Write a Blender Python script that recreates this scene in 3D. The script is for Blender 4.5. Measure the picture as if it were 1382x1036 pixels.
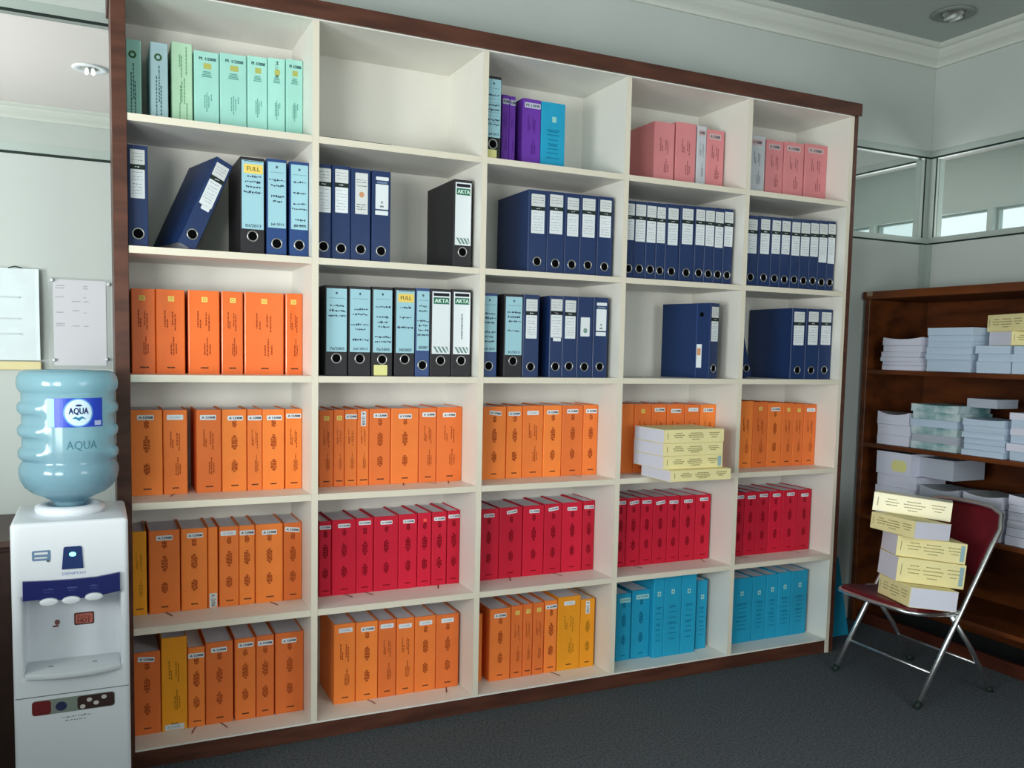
import bpy, math, random
from mathutils import Vector, Matrix
for o in list(bpy.data.objects): bpy.data.objects.remove(o)
S = bpy.context.scene
COL = S.collection
rnd = random.Random(7)

# ---------------------------------------------------------------- camera
cd = bpy.data.cameras.new('camera')
cam = bpy.data.objects.new('camera', cd)
COL.objects.link(cam)
S.camera = cam
CX, CY, CZ = -0.67585, -2.99061, 1.37764
YAW, PIT, ROL = math.radians(25.44082), math.radians(-4.47598), math.radians(1.18677)
F_ = Vector((math.sin(YAW)*math.cos(PIT), math.cos(YAW)*math.cos(PIT), math.sin(PIT)))
r0 = Vector((math.cos(YAW), -math.sin(YAW), 0)); u0 = r0.cross(F_)
R_ = r0*math.cos(ROL)+u0*math.sin(ROL); U_ = -r0*math.sin(ROL)+u0*math.cos(ROL)
cam.matrix_world = Matrix(((R_.x, U_.x, -F_.x, CX), (R_.y, U_.y, -F_.y, CY), (R_.z, U_.z, -F_.z, CZ), (0, 0, 0, 1)))
cd.sensor_fit = 'HORIZONTAL'; cd.sensor_width = 36
cd.lens = 1183.334*36/1382
cd.shift_y = 49.166/1382
cd.clip_start = 0.05

# ---------------------------------------------------------------- light
W = bpy.data.worlds.new('world'); S.world = W; W.use_nodes = True
W.node_tree.nodes['Background'].inputs[0].default_value = (0.86, 0.95, 1.0, 1)
W.node_tree.nodes['Background'].inputs[1].default_value = 1.6
S.view_settings.view_transform = 'Standard'; S.view_settings.look = 'None'
S.view_settings.exposure = 0.0; S.view_settings.gamma = 1; S.view_settings.use_curve_mapping = False
try:
    S.cycles.max_bounces = 8; S.cycles.diffuse_bounces = 5; S.cycles.transparent_max_bounces = 12
    S.cycles.caustics_reflective = False; S.cycles.caustics_refractive = False
except Exception: pass
def area(name, loc, size, direction, power, color):
    l = bpy.data.lights.new(name, 'AREA'); l.shape = 'RECTANGLE'; l.size, l.size_y = size
    l.energy = power; l.color = color
    o = bpy.data.objects.new(name, l); COL.objects.link(o); o.location = loc
    d = Vector(direction); o.rotation_euler = d.to_track_quat('-Z', 'Y').to_euler()
    return o
DAY = (0.97, 1.0, 0.98)
area('daylight_front_window', (-2.05, -3.33, 1.28), (1.05, 1.1), (0, 1, 0), 58, DAY)
area('daylight_left_window', (-2.94, -2.3, 1.22), (1.3, 1.0), (1, 0, 0), 88, DAY)
area('front_right_fill', (1.5, -3.33, 1.45), (1.3, 1.0), (0, 1, 0), 16, DAY)  # weak frontal fill, added to brighten the back wall right of the unit
area('daylight_next_room', (-2.93, 2.2, 1.7), (2.4, 1.5), (1, 0, 0), 118, (1.0, 0.955, 0.95))
area('daylight_side_room', (5.5, -1.5, 1.8), (4.0, 1.4), (-1, 0, 0), 60, (1.0, .99, 0.98))
area('daylight_next_room_side', (5.5, 2.4, 1.8), (1.0, 1.2), (-1, 0, 0.2), 26, (1.0, 0.99, 0.98))
S.view_settings.exposure = 0.17

# ---------------------------------------------------------------- materials
def lin(c):
    c = c/255.0
    return c/12.92 if c <= 0.04045 else ((c+0.055)/1.055)**2.4
def L(r, g, b): return (lin(r), lin(g), lin(b), 1)
MATS = {}
def mat(name, rgb, rough=0.6, spec=0.3, metal=0.0, var=0.0, scale=20, bump=0.0, stretch=(1, 1, 1), coat=0.0, alpha=None, emit=None, rgb2=None):
    if name in MATS: return MATS[name]
    m = bpy.data.materials.new(name); m.use_nodes = True
    nt = m.node_tree; n = nt.nodes; lk = nt.links; b = n['Principled BSDF']
    c = L(*rgb)
    b.inputs['Base Color'].default_value = c
    b.inputs['Roughness'].default_value = rough
    b.inputs['Specular IOR Level'].default_value = spec
    b.inputs['Metallic'].default_value = metal
    if coat: b.inputs['Coat Weight'].default_value = coat; b.inputs['Coat Roughness'].default_value = 0.15
    if alpha is not None: b.inputs['Alpha'].default_value = alpha
    if emit: b.inputs['Emission Color'].default_value = L(*emit[:3]); b.inputs['Emission Strength'].default_value = emit[3]
    if var or bump or rgb2:
        tc = n.new('ShaderNodeTexCoord'); mp = n.new('ShaderNodeMapping'); mp.inputs['Scale'].default_value = stretch
        no = n.new('ShaderNodeTexNoise'); no.inputs['Scale'].default_value = scale; no.inputs['Detail'].default_value = 4
        lk.new(tc.outputs['Object'], mp.inputs[0]); lk.new(mp.outputs[0], no.inputs['Vector'])
        if var or rgb2:
            mx = n.new('ShaderNodeMix'); mx.data_type = 'RGBA'
            c2 = L(*rgb2) if rgb2 else tuple(x*(1-var) for x in c[:3])+(1,)
            mx.inputs[6].default_value = c; mx.inputs[7].default_value = c2
            ramp = n.new('ShaderNodeMapRange'); ramp.inputs[1].default_value = 0.35; ramp.inputs[2].default_value = 0.65
            lk.new(no.outputs['Fac'], ramp.inputs[0]); lk.new(ramp.outputs[0], mx.inputs[0]); lk.new(mx.outputs[2], b.inputs['Base Color'])
        if bump:
            bp = n.new('ShaderNodeBump'); bp.inputs['Strength'].default_value = bump; bp.inputs['Distance'].default_value = 0.002
            lk.new(no.outputs['Fac'], bp.inputs['Height']); lk.new(bp.outputs[0], b.inputs['Normal'])
    MATS[name] = m
    return m
def seethru(name, tint, amount, rgb, rough=0.05):
    if name in MATS: return MATS[name]
    m = bpy.data.materials.new(name); m.use_nodes = True
    nt = m.node_tree; n = nt.nodes; lk = nt.links; b = n['Principled BSDF']
    b.inputs['Base Color'].default_value = L(*rgb); b.inputs['Roughness'].default_value = rough
    t = n.new('ShaderNodeBsdfTransparent'); t.inputs[0].default_value = L(*tint)
    mx = n.new('ShaderNodeMixShader'); mx.inputs[0].default_value = amount
    lk.new(b.outputs[0], mx.inputs[1]); lk.new(t.outputs[0], mx.inputs[2]); lk.new(mx.outputs[0], n['Material Output'].inputs[0])
    MATS[name] = m
    return m

wallm = mat('painted partition', (192, 199, 195), 0.7, 0.2, var=0.03, scale=3, bump=0.05)
ceilm = mat('ceiling paint', (176, 184, 180), 0.85, 0.1, var=0.03, scale=4)
corn = mat('cornice plaster', (206, 210, 202), 0.7, 0.2)
frame = mat('transom frame aluminium', (172, 184, 178), 0.45, 0.4, 0.2)
gasket = mat('dark gasket', (28, 42, 38), 0.6)
carpet = mat('grey carpet', (92, 97, 102), 1.0, 0.05, rgb2=(68, 72, 76), scale=110, bump=0.8)
cream = mat('cream laminate', (230, 228, 220), 0.45, 0.35, var=0.02, scale=8)
edge = mat('cream edge band', (224, 216, 198), 0.5, 0.3)
brown = mat('dark brown laminate', (92, 54, 40), 0.45, 0.35, rgb2=(70, 40, 30), scale=30, stretch=(0.15, 1, 1))
teak = mat('varnished brown wood', (108, 56, 22), 0.4, 0.4, rgb2=(66, 30, 12), scale=9, stretch=(1, 0.25, 1.6))
teakd = mat('dark brown wood', (78, 36, 22), 0.4, 0.4, rgb2=(60, 26, 16), scale=9, stretch=(1, 0.3, 1))
pages = mat('page edges', (236, 233, 242), 0.9, 0.05, var=0.10, scale=900, stretch=(1, 0.01, 0.01))
pagesf = mat('page edges flat', (222, 222, 236), 0.9, 0.05, var=0.07, scale=700, stretch=(0.01, 0.01, 1))
white = mat('white label paper', (226, 232, 236), 0.6, 0.2)
white2 = mat('aged white label paper', (214, 218, 218), 0.6, 0.2)
ink = mat('black ink', (34, 38, 44), 0.7, 0.1)
inkg = mat('grey ink', (126, 132, 138), 0.7, 0.1)
inkb = mat('pale blue ink', (120, 160, 180), 0.7, 0.1)
chrome = mat('chrome', (228, 230, 230), 0.34, 0.5, 1.0)
steel = mat('ring steel', (190, 190, 186), 0.3, 0.5, 0.9)
hole = mat('dark hole', (8, 8, 10), 0.9, 0.05)
yel = mat('yellow sticker', (236, 208, 110), 0.6, 0.2)
yelp = mat('pale yellow note', (224, 220, 150), 0.7, 0.1)
glass = seethru('window glass', (243, 246, 245), 0.95, (150, 175, 168), 0.02)

COV = {'o': (244, 130, 60), 'o3': (240, 114, 42), 'r': (204, 28, 56), 'c': (34, 160, 200), 'm': (164, 218, 206), 'g': (182, 220, 188), 'w': (184, 216, 224),
       'k': (222, 140, 144), 'kw': (196, 200, 206), 'p': (112, 58, 172), 'y': (246, 160, 36)}
INKC = {'o': (168, 74, 28), 'o3': (160, 64, 28), 'r': (132, 6, 26), 'c': (14, 108, 146), 'm': (92, 150, 142), 'g': (112, 160, 122), 'w': (80, 96, 104),
        'k': (150, 84, 92), 'kw': (128, 132, 146), 'p': (76, 34, 122), 'y': (176, 118, 24)}
COVN = {'o': 'orange', 'o3': 'glossy orange', 'r': 'red', 'c': 'cyan', 'm': 'mint green', 'g': 'pale green', 'w': 'pale blue', 'k': 'pink', 'kw': 'white', 'p': 'purple', 'y': 'golden yellow'}
def coverm(k, v=0):
    r, g, b = COV[k]; f = 1+(v-1)*(0.04 if k in 'or' else 0.015); g = g*(1+(v-1)*(0.035 if k == 'o' else 0))
    return mat('%s cover cloth %d' % (COVN[k], v), (min(255, r*f), g*f, b*f), 0.34 if k == 'o3' else 0.55, 0.4 if k == 'o3' else 0.25, var=0.05, scale=14, bump=0.06, coat=0.5 if k == 'o3' else 0)
def spineink(k): return mat('%s spine print' % COVN[k], INKC[k], 0.6, 0.15)
navy = mat('navy binder board', (25, 50, 96), 0.42, 0.4, var=0.08, scale=60, bump=0.1)
navy2 = mat('blue binder board', (36, 68, 124), 0.42, 0.4, var=0.06, scale=60, bump=0.1)
blackb = mat('black binder board', (40, 38, 42), 0.5, 0.35, var=0.15, scale=80, bump=0.2)
lblue = mat('light blue label', (158, 202, 214), 0.45, 0.3)
akgreen = mat('green label print', (40, 112, 86), 0.6)

# ---------------------------------------------------------------- mesh helpers
PRINTS = ('spine_print', 'label_print', 'handwriting', 'sheet_print', 'faint_print', 'door_print', 'sticker_print', 'band_print')
class MB:
    def __init__(s): s.v = []; s.f = []; s.m = []
    def box(s, x0, y0, z0, x1, y1, z1, mi=0):
        b = len(s.v)
        s.v += [(x0,y0,z0),(x1,y0,z0),(x1,y1,z0),(x0,y1,z0),(x0,y0,z1),(x1,y0,z1),(x1,y1,z1),(x0,y1,z1)]
        for q in ((0,3,2,1),(4,5,6,7),(0,1,5,4),(1,2,6,5),(2,3,7,6),(3,0,4,7)): s.f.append(tuple(b+i for i in q)); s.m.append(mi)
        return s
    def cbox(s, x0, y0, z0, x1, y1, z1, c=0.003, mi=0):
        """box with chamfered edges"""
        b = len(s.v); idx = {}
        X = (x0, x1); Y = (y0, y1); Zz = (z0, z1)
        for i in (0, 1):
            for j in (0, 1):
                for k in (0, 1):
                    sx, sy, sz = (c if i == 0 else -c), (c if j == 0 else -c), (c if k == 0 else -c)
                    idx[i,j,k,0] = len(s.v); s.v.append((X[i], Y[j]+sy, Zz[k]+sz))
                    idx[i,j,k,1] = len(s.v); s.v.append((X[i]+sx, Y[j], Zz[k]+sz))
                    idx[i,j,k,2] = len(s.v); s.v.append((X[i]+sx, Y[j]+sy, Zz[k]))
        def add(q):
            s.f.append(tuple(q)); s.m.append(mi)
        for i in (0, 1):
            q = [idx[i,0,0,0], idx[i,1,0,0], idx[i,1,1,0], idx[i,0,1,0]]; add(q if i else q[::-1])
            q = [idx[0,i,0,1], idx[1,i,0,1], idx[1,i,1,1], idx[0,i,1,1]]; add(q[::-1] if i else q)
            q = [idx[0,0,i,2], idx[1,0,i,2], idx[1,1,i,2], idx[0,1,i,2]]; add(q if i else q[::-1])
        for i in (0, 1):
            for j in (0, 1):
                q = [idx[i,j,0,0], idx[i,j,0,1], idx[i,j,1,1], idx[i,j,1,0]]; add(q if (i == j) else q[::-1])
                q = [idx[i,0,j,0], idx[i,0,j,2], idx[i,1,j,2], idx[i,1,j,0]]; add(q[::-1] if (i == j) else q)
                q = [idx[0,i,j,1], idx[0,i,j,2], idx[1,i,j,2], idx[1,i,j,1]]; add(q if (i == j) else q[::-1])
                for k in (0, 1):
                    q = [idx[i,j,k,0], idx[i,j,k,1], idx[i,j,k,2]]; add(q)
        return s
    def prism(s, pts, z0, z1, mi=0, axis='z'):
        n = len(pts); b = len(s.v)
        def P(a, c, h): return (a, c, h) if axis == 'z' else ((a, h, c) if axis == 'y' else (h, a, c))
        for h in (z0, z1):
            for a, c in pts: s.v.append(P(a, c, h))
        s.f.append(tuple(range(b+n-1, b-1, -1))); s.m.append(mi)
        s.f.append(tuple(range(b+n, b+2*n))); s.m.append(mi)
        for i in range(n):
            j = (i+1) % n; s.f.append((b+i, b+j, b+n+j, b+n+i)); s.m.append(mi)
        return s
    def quad(s, x0, z0, x1, z1, y, mi=0, sk=0.0):
        b = len(s.v); s.v += [(x0, y, z0), (x1, y, z0+sk), (x1, y, z1+sk), (x0, y, z1)]
        s.f.append((b, b+1, b+2, b+3)); s.m.append(mi); return s
    def disc(s, cx, cz, rx, rz, y, n=20, mi=0):
        b = len(s.v)
        for i in range(n): a = 2*math.pi*i/n; s.v.append((cx+rx*math.cos(a), y, cz+rz*math.sin(a)))
        s.f.append(tuple(range(b, b+n))); s.m.append(mi); return s
    def ring(s, cx, cz, R, r, y, n=20, k=6, mi=0):
        b = len(s.v)
        for i in range(n):
            a = 2*math.pi*i/n
            for j in range(k):
                q = 2*math.pi*j/k; rr = R+r*math.cos(q)
                s.v.append((cx+rr*math.cos(a), y+r*math.sin(q), cz+rr*math.sin(a)))
        for i in range(n):
            for j in range(k):
                s.f.append((b+i*k+j, b+((i+1)%n)*k+j, b+((i+1)%n)*k+(j+1)%k, b+i*k+(j+1)%k)); s.m.append(mi)
        return s
    def rrect(s, x0, z0, x1, z1, y, r=0.003, mi=0, th=0.0):
        r = min(r, (x1-x0)/2.01, (z1-z0)/2.01); pts = []
        for cx, cz, a0 in ((x1-r, z1-r, 0), (x0+r, z1-r, 90), (x0+r, z0+r, 180), (x1-r, z0+r, 270)):
            for k in range(4): a = math.radians(a0+30*k); pts.append((cx+r*math.cos(a), cz+r*math.sin(a)))
        if th: s.prism(pts, y-th, y, mi, 'y')
        else:
            b = len(s.v); s.v += [(a, y, c) for a, c in pts]; s.f.append(tuple(range(b, b+len(pts)))); s.m.append(mi)
        return s
    def tube(s, pts, r, n=10, closed=False, mi=0):
        P = [Vector(p) for p in pts]; m = len(P); b = len(s.v)
        up = Vector((0, 0, 1)); prev = None
        for i in range(m):
            if closed: t = P[(i+1) % m]-P[i-1]
            else: t = P[min(i+1, m-1)]-P[max(i-1, 0)]
            t.normalize()
            if prev is None:
                a = up if abs(t.z) < 0.9 else Vector((1, 0, 0)); nn = t.cross(a).normalized()
            else: nn = (prev-t*prev.dot(t)).normalized()
            prev = nn; bb = t.cross(nn)
            rr = r[i] if isinstance(r, (list, tuple)) else r
            for j in range(n):
                q = 2*math.pi*j/n; s.v.append(tuple(P[i]+nn*rr*math.cos(q)+bb*rr*math.sin(q)))
        for i in range(m if closed else m-1):
            for j in range(n):
                i2 = (i+1) % m
                s.f.append((b+i*n+j, b+i*n+(j+1)%n, b+i2*n+(j+1)%n, b+i2*n+j)); s.m.append(mi)
        if not closed:
            s.f.append(tuple(range(b+n-1, b-1, -1))); s.m.append(mi)
            s.f.append(tuple(range(b+(m-1)*n, b+m*n))); s.m.append(mi)
        return s
    def lathe(s, prof, n=32, cx=0, cy=0, mi=0, fn=None):
        b = len(s.v)
        for r, z in prof:
            for j in range(n):
                a = 2*math.pi*j/n; rr = r if fn is None else fn(r, z, a)
                s.v.append((cx+rr*math.cos(a), cy+rr*math.sin(a), z))
        for i in range(len(prof)-1):
            for j in range(n):
                s.f.append((b+i*n+j, b+i*n+(j+1)%n, b+(i+1)*n+(j+1)%n, b+(i+1)*n+j)); s.m.append(mi)
        s.f.append(tuple(range(b+n-1, b-1, -1))); s.m.append(mi)
        s.f.append(tuple(range(b+(len(prof)-1)*n, b+len(prof)*n))); s.m.append(mi)
        return s
    def add(s, mesh_vf, mi=0, tf=lambda p: p):
        v, f = mesh_vf; b = len(s.v); s.v += [tf(p) for p in v]
        for q in f: s.f.append(tuple(b+i for i in q)); s.m.append(mi)
        return s
    def mesh(s, name, mats, smooth=False):
        me = bpy.data.meshes.new(name); me.from_pydata(s.v, [], s.f)
        if not isinstance(mats, (list, tuple)): mats = [mats]
        for m in mats: me.materials.append(m)
        for p, i in zip(me.polygons, s.m): p.material_index = i
        if smooth:
            for p in me.polygons: p.use_smooth = len(p.vertices) <= 4
        me.update(); return me
def put(name, me, parent=None, loc=None, rz=0):
    o = bpy.data.objects.new(name, me); COL.objects.link(o)
    if name in PRINTS: o['kind'] = 'stuff'
    if parent is not None: o.parent = parent
    if loc: o.location = loc
    if rz: o.rotation_euler.z = rz
    return o
def mk(name, mb, mats, parent=None, smooth=False, loc=None): return put(name, mb.mesh(name, mats, smooth), parent, loc)
def tag(o, label=None, cat=None, group=None, kind=None):
    if label: o['label'] = label
    if cat: o['category'] = cat
    if group: o['group'] = group
    if kind: o['kind'] = kind
    return o
def thing(name, label, cat, loc=(0, 0, 0), rot=(0, 0, 0), group=None):
    o = bpy.data.objects.new(name, None); COL.objects.link(o); o.location = loc; o.rotation_euler = rot
    o.empty_display_size = 0.05
    return tag(o, label, cat, group)
def struct(name, mb, mats, parent=None, smooth=False):
    o = mk(name, mb, mats, parent, smooth)
    if parent is None: o['kind'] = 'structure'
    return o
TC = {}
def text(st):
    """flat outlines of a word as (verts, faces), fitted to a unit box in x,z"""
    if st in TC: return TC[st]
    c = bpy.data.curves.new('t', 'FONT'); c.body = st; c.resolution_u = 2
    o = bpy.data.objects.new('t', c); COL.objects.link(o)
    me = bpy.data.meshes.new_from_object(o)
    v = [tuple(q.co) for q in me.vertices]; f = [tuple(p.vertices) for p in me.polygons]
    x0 = min(p[0] for p in v); x1 = max(p[0] for p in v); z0 = min(p[1] for p in v); z1 = max(p[1] for p in v)
    v = [((p[0]-x0)/(x1-x0), 0.0, (p[1]-z0)/(z1-z0)) for p in v]
    bpy.data.objects.remove(o); bpy.data.curves.remove(c); bpy.data.meshes.remove(me)
    TC[st] = (v, f); return TC[st]
def put_text(mb, st, x0, z0, x1, z1, y, mi=0, vert=False, bold=0.0):
    v, f = text(st)
    for dx in ((0, bold) if bold else (0,)):
        if vert: mb.add((v, f), mi, lambda p: (x0+(x1-x0)*p[2]+dx, y, z1-(z1-z0)*p[0]))
        else: mb.add((v, f), mi, lambda p: (x0+(x1-x0)*p[0]+dx, y-dx*0.01, z0+(z1-z0)*p[2]))

# ================================================================ the setting
D = 0.3733; XC = 3.3668; YF = 4.1; XO = 5.6; H = 3.0; XL = -3.0; YR = -3.4; ZB = 1.994; ZT = 2.487
struct('floor', MB().box(XL-.1, YR-.1, -0.1, XO+.1, YF+.1, 0), carpet)
mb = MB().box(XL-.1, YR-.1, H, XC+.03, D+.03, H+.1); struct('ceiling', mb, ceilm)
mb = MB().box(XL-.1, D+.0302, H, XO+.1, YF+.1, H+.1); mb.box(XC+.0302, YR-.1, H, XO+.1, D+.03, H+.1); struct('ceiling', mb, mat('white ceiling paint', (222, 216, 213), .85, .1))
TW = 0.06
mb = MB().box(XL, D, 0, XC+TW, D+TW, ZB-.001); mb.box(XL, D, ZT+.001, XC+TW, D+TW, H); struct('wall_back', mb, wallm)
mb = MB().box(XC, YR, 0, XC+TW, D-.001, ZB-.001); mb.box(XC, YR, ZT+.001, XC+TW, D-.001, H)
mb.box(XC, D+TW+.001, 0, XC+TW, YF, ZB-.001); mb.box(XC, D+TW+.001, ZT+.001, XC+TW, YF, H); struct('wall_right', mb, wallm)
def wall_open(name, fixed, lo, hi, opens, axis, th, z0, z1):
    """wall with a row of window openings; axis = running axis"""
    mb = MB()
    def bx(a0, a1, c0, c1):
        if a1-a0 < 1e-4: return
        if axis == 'y': mb.box(fixed, a0, c0, fixed+th, a1, c1)
        else: mb.box(a0, fixed, c0, a1, fixed+th, c1)
    bx(lo, hi, 0, z0); bx(lo, hi, z1, H); p = lo
    for a, b in opens: bx(p, a, z0, z1); p = b
    bx(p, hi, z0, z1); struct(name, mb, wallm)
OW = [(-5.18+1.15*i, -4.08+1.15*i) for i in range(2, 8)]
wall_open('wall_outer', XO, YR, YF, [(a-.03, b-.03) for a, b in OW], 'y', 0.12, 1.0, 2.563)
wall_open('wall_left', XL-.1, YR, YF, [(-2.98, -1.62), (1.0, 3.4)], 'y', 0.1, 0.72, 2.1)
wall_open('wall_front', YR-.1, XL, XO, [(-2.6, -1.5), (.82, 2.18)], 'x', 0.1, 0.78, 2.12)  # right-hand opening is added to go with the fill light
struct('wall_far', MB().box(XL, YF, 0, XO, YF+.1, H), wallm)

# transom: rails, posts, panes
def transom(n, axis, fixed, a0, a1, posts):
    def bx(mb, p0, p1, c0, c1, d0=-.002, d1=TW+.004, mi=0):
        if axis == 'x': mb.box(p0, fixed+d0, c0, p1, fixed+d1, c1, mi)
        else: mb.box(fixed+d0, p0, c0, fixed+d1, p1, c1, mi)
    w = thing('window_%d' % n, None, None); w['kind'] = 'structure'
    mb = MB(); bx(mb, a0, a1, 2.455, ZT); bx(mb, a0, a1, ZB+.008, 2.030); mk('top_and_bottom_rail', mb, frame, w)
    mb = MB(); bx(mb, a0, a1, 2.446, 2.4545, -.0025, .004); bx(mb, a0, a1, ZB, ZB+.0075, -.0025, .012); mk('rail_gasket', mb, gasket, w)
    for p0, p1 in posts:
        mb = MB(); bx(mb, p0, p1, 2.0305, 2.4455, -.002); bx(mb, p0-.004, p0, 2.0305, 2.4455, -.0025, .004, 1); bx(mb, p1, p1+.004, 2.0305, 2.4455, -.0025, .004, 1)
        mk('window_post', mb, [frame, gasket], w)
    ps = [a0]+[q for p in posts for q in p]+[a1]
    for i in range(0, len(ps), 2):
        if ps[i+1]-ps[i] > .02:
            mb = MB(); bx(mb, ps[i], ps[i+1], 2.031, 2.446, .024, .029); mk('window_pane', mb, glass, w)
    return w
transom(1, 'x', D, XL, XC-.0005, [(-2.2, -2.16), (-.0, .04), (1.6, 1.64), (3.332, XC-.001)])
transom(2, 'y', XC, YR, D-.0005, [(-2.6, -2.56), (-1.3, -1.26), (.337, .372)])
transom(3, 'y', XC, D+TW+.001, YF, [(1.9, 1.94)])
# posts below the transom in the corner
mb = MB().box(3.316, D-.010, 0, XC-.001, D-.001, ZB-.001); mb.box(XC-.010, .335, 0, XC-.001, D-.010, ZB-.001); struct('trim_1', mb, frame)
def cornice(n, pts, th=1):
    """pts: polyline (x, y) of the wall foot; profile goes inward to the left hand side"""
    prof = [(0, 0), (.012, 0), (.018, .012), (.030, .022), (.052, .034), (.072, .052), (.082, .066), (.098, .070), (.110, .078), (.110, .0875), (0, .0875)]
    mb = MB(); m = len(pts); rings = []
    for i, p in enumerate(pts):
        a = Vector(pts[max(i-1, 0)]); b = Vector(p); c = Vector(pts[min(i+1, m-1)])
        d1 = (b-a).normalized() if i else (c-b).normalized(); d2 = (c-b).normalized() if i < m-1 else d1
        n1 = Vector((-d1.y, d1.x)); n2 = Vector((-d2.y, d2.x)); bis = (n1+n2).normalized(); k = 1/max(.3, bis.dot(n1))
        rings.append([(b.x+bis.x*k*(u+.0005), b.y+bis.y*k*(u+.0005), 2.912+w) for u, w in prof])
    for r in rings: mb.v += r
    q = len(prof)
    for i in range(m-1):
        for j in range(q): mb.f.append((i*q+j, i*q+(j+1)%q, (i+1)*q+(j+1)%q, (i+1)*q+j)); mb.m.append(0)
    struct('trim_%d' % n, mb, corn)
cornice(2, [(XC, YR), (XC, D), (XL, D), (XL, YR)])
cornice(3, [(XC, D+TW), (XC, YF), (XL, YF), (XL, D+TW)][::1])
# outer windows: frame and mullions in front of the sky
w = thing('window_4', None, None); w['kind'] = 'structure'
for i, (a, b) in enumerate(OW):
    mb = MB(); mb.box(XO+.05, a-.028, 1.002, XO+.08, a-.012, 2.561); mb.box(XO+.05, b-.048, 1.002, XO+.08, b-.032, 2.561); mb.box(XO+.05, a-.012, 1.002, XO+.08, b-.048, 1.03); mb.box(XO+.05, a-.012, 2.548, XO+.08, b-.048, 2.561)
    mk('window_frame', mb, frame, w)
    mb = MB().box(XO+.062, a-.012, 1.03, XO+.068, b-.048, 2.548); mk('window_pane', mb, glass, w)
for k, (nm, bx) in enumerate((('window_6', (XL-.07, 1.0, .722, XL-.03, 3.4, 2.098)), ('window_7', (XL-.07, -2.98, .722, XL-.03, -1.62, 2.098)))):
    w = thing(nm, None, None); w['kind'] = 'structure'
    x0, y0, z0, x1, y1, z1 = bx; mb = MB(); ym = (y0+y1)/2
    for a, b in ((y0, y0+.05), (ym-.03, ym+.03), (y1-.05, y1)): mb.box(x0, a, z0, x1, b, z1)
    mb.box(x0, y0+.05, z0, x1, ym-.03, z0+.05); mb.box(x0, ym+.03, z0, x1, y1-.05, z0+.05)
    mk('window_frame', mb, frame, w)
w = thing('window_5', None, None); w['kind'] = 'structure'
mb = MB()
for a in (-2.6, -2.07, -1.54, .82, 1.48, 2.14): mb.box(a, YR-.07, .782, a+.04, YR-.03, 2.118)  # right-hand uprights frame the opening added for the fill light
mk('window_frame', mb, frame, w)
def downlight(label, x, y, on=False):
    t = thing('ceiling_light', label, 'ceiling light', (x, y, H))
    mb = MB().lathe([(.052, -.001), (.095, -.001), (.098, -.006), (.088, -.012), (.062, -.010), (.056, -.002)], 28); mk('trim_ring', mb, mat('dull grey ring', (128, 136, 132), .6) if not on else white, t, True)
    mb = MB().lathe([(.012, -.020), (.030, -.018), (.046, -.006), (.052, -.0015)], 24); mk('reflector', mb, steel, t, True)
    for s in (-1, 1):
        mb = MB().tube([(s*.018, -.03, -.024), (s*.018, .03, -.024)], .009, 10)
        mk('bulb', mb, mat('lit bulb', (255, 255, 250), 0.4, emit=(255, 255, 250, 3.0)) if on else mat('unlit bulb', (200, 204, 200), 0.25, 0.6), t, True)
    return t
downlight('unlit round recessed ceiling light near the corner above brown bookcase', 2.975, -.03)
downlight('round recessed ceiling light seen through glass transom at upper left', -.68, 2.92, True)
struct('added_shade_partition', MB().box(-2.55, -1.36, 0, -.885, -1.30, .98), wallm)  # unseen low partition, added to shade the dispenser's lower half


# ================================================================ big white shelf unit
bkc = thing('bookcase', 'tall cream shelf unit with dark brown frame, thirty compartments of binders and books', 'bookcase', (0, 0, 0))
ZS = [2.0714, 1.6702, 1.2700, 0.8628, 0.4570]; XS = [0.0, 0.615, 1.2255, 1.8303]; XI0 = -.578; XI1 = 2.4; ZTOP = 2.461; T = .011; BK = .344
mk('side_panel', MB().cbox(-.620, -.004, 0, -.5785, BK+.0048, ZTOP+.001, .0015), brown, bkc)
mk('side_panel', MB().cbox(2.419, .0, 0, 2.444, BK+.0048, ZTOP+.001, .0015), brown, bkc)
mb = MB().box(2.400, .0015, 0, 2.4185, BK, ZTOP); mb.box(2.400, 0, 0, 2.4185, .0014, ZTOP, 1); mk('inner_side_panel', mb, [cream, edge], bkc)
tag(mk('top_panel', MB().cbox(-.628, -.012, ZTOP+.0015, 2.452, BK+.0048, 2.518, .002), brown, bkc), 'dark brown top panel')
mk('back_panel', MB().box(-.578, BK, .05, 2.3995, BK+.004, ZTOP), cream, bkc)
mk('inner_top_panel', MB().box(-.578, .001, ZTOP-.004, 2.3995, BK-.0005, ZTOP+.001), cream, bkc)
tag(mk('plinth', MB().cbox(-.578, .006, 0, 2.3995, .03, .0595, .001), brown, bkc), 'dark brown plinth board')
mk('bottom_panel', MB().box(-.578, .001, .06, 2.3995, BK-.0005, .066), cream, bkc)
for x in XS:
    mb = MB().box(x-T, .0015, .0665, x+T, BK-.0005, ZTOP-.0045); mb.box(x-T, 0, .0665, x+T, .0014, ZTOP-.0045, 1); mk('divider', mb, [cream, edge], bkc)
lim = [XI0]+[q for x in XS for q in (x-T-.0003, x+T+.0003)]+[2.3997]
BAY = [(lim[2*i], lim[2*i+1]) for i in range(5)]
for z in ZS:
    for a, b in BAY:
        mb = MB().box(a+.0002, .0015, z-T, b-.0002, BK-.0005, z+T); mb.box(a+.0002, 0, z-T, b-.0002, .0014, z+T, 1); mk('shelf', mb, [cream, edge], bkc)

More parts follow.
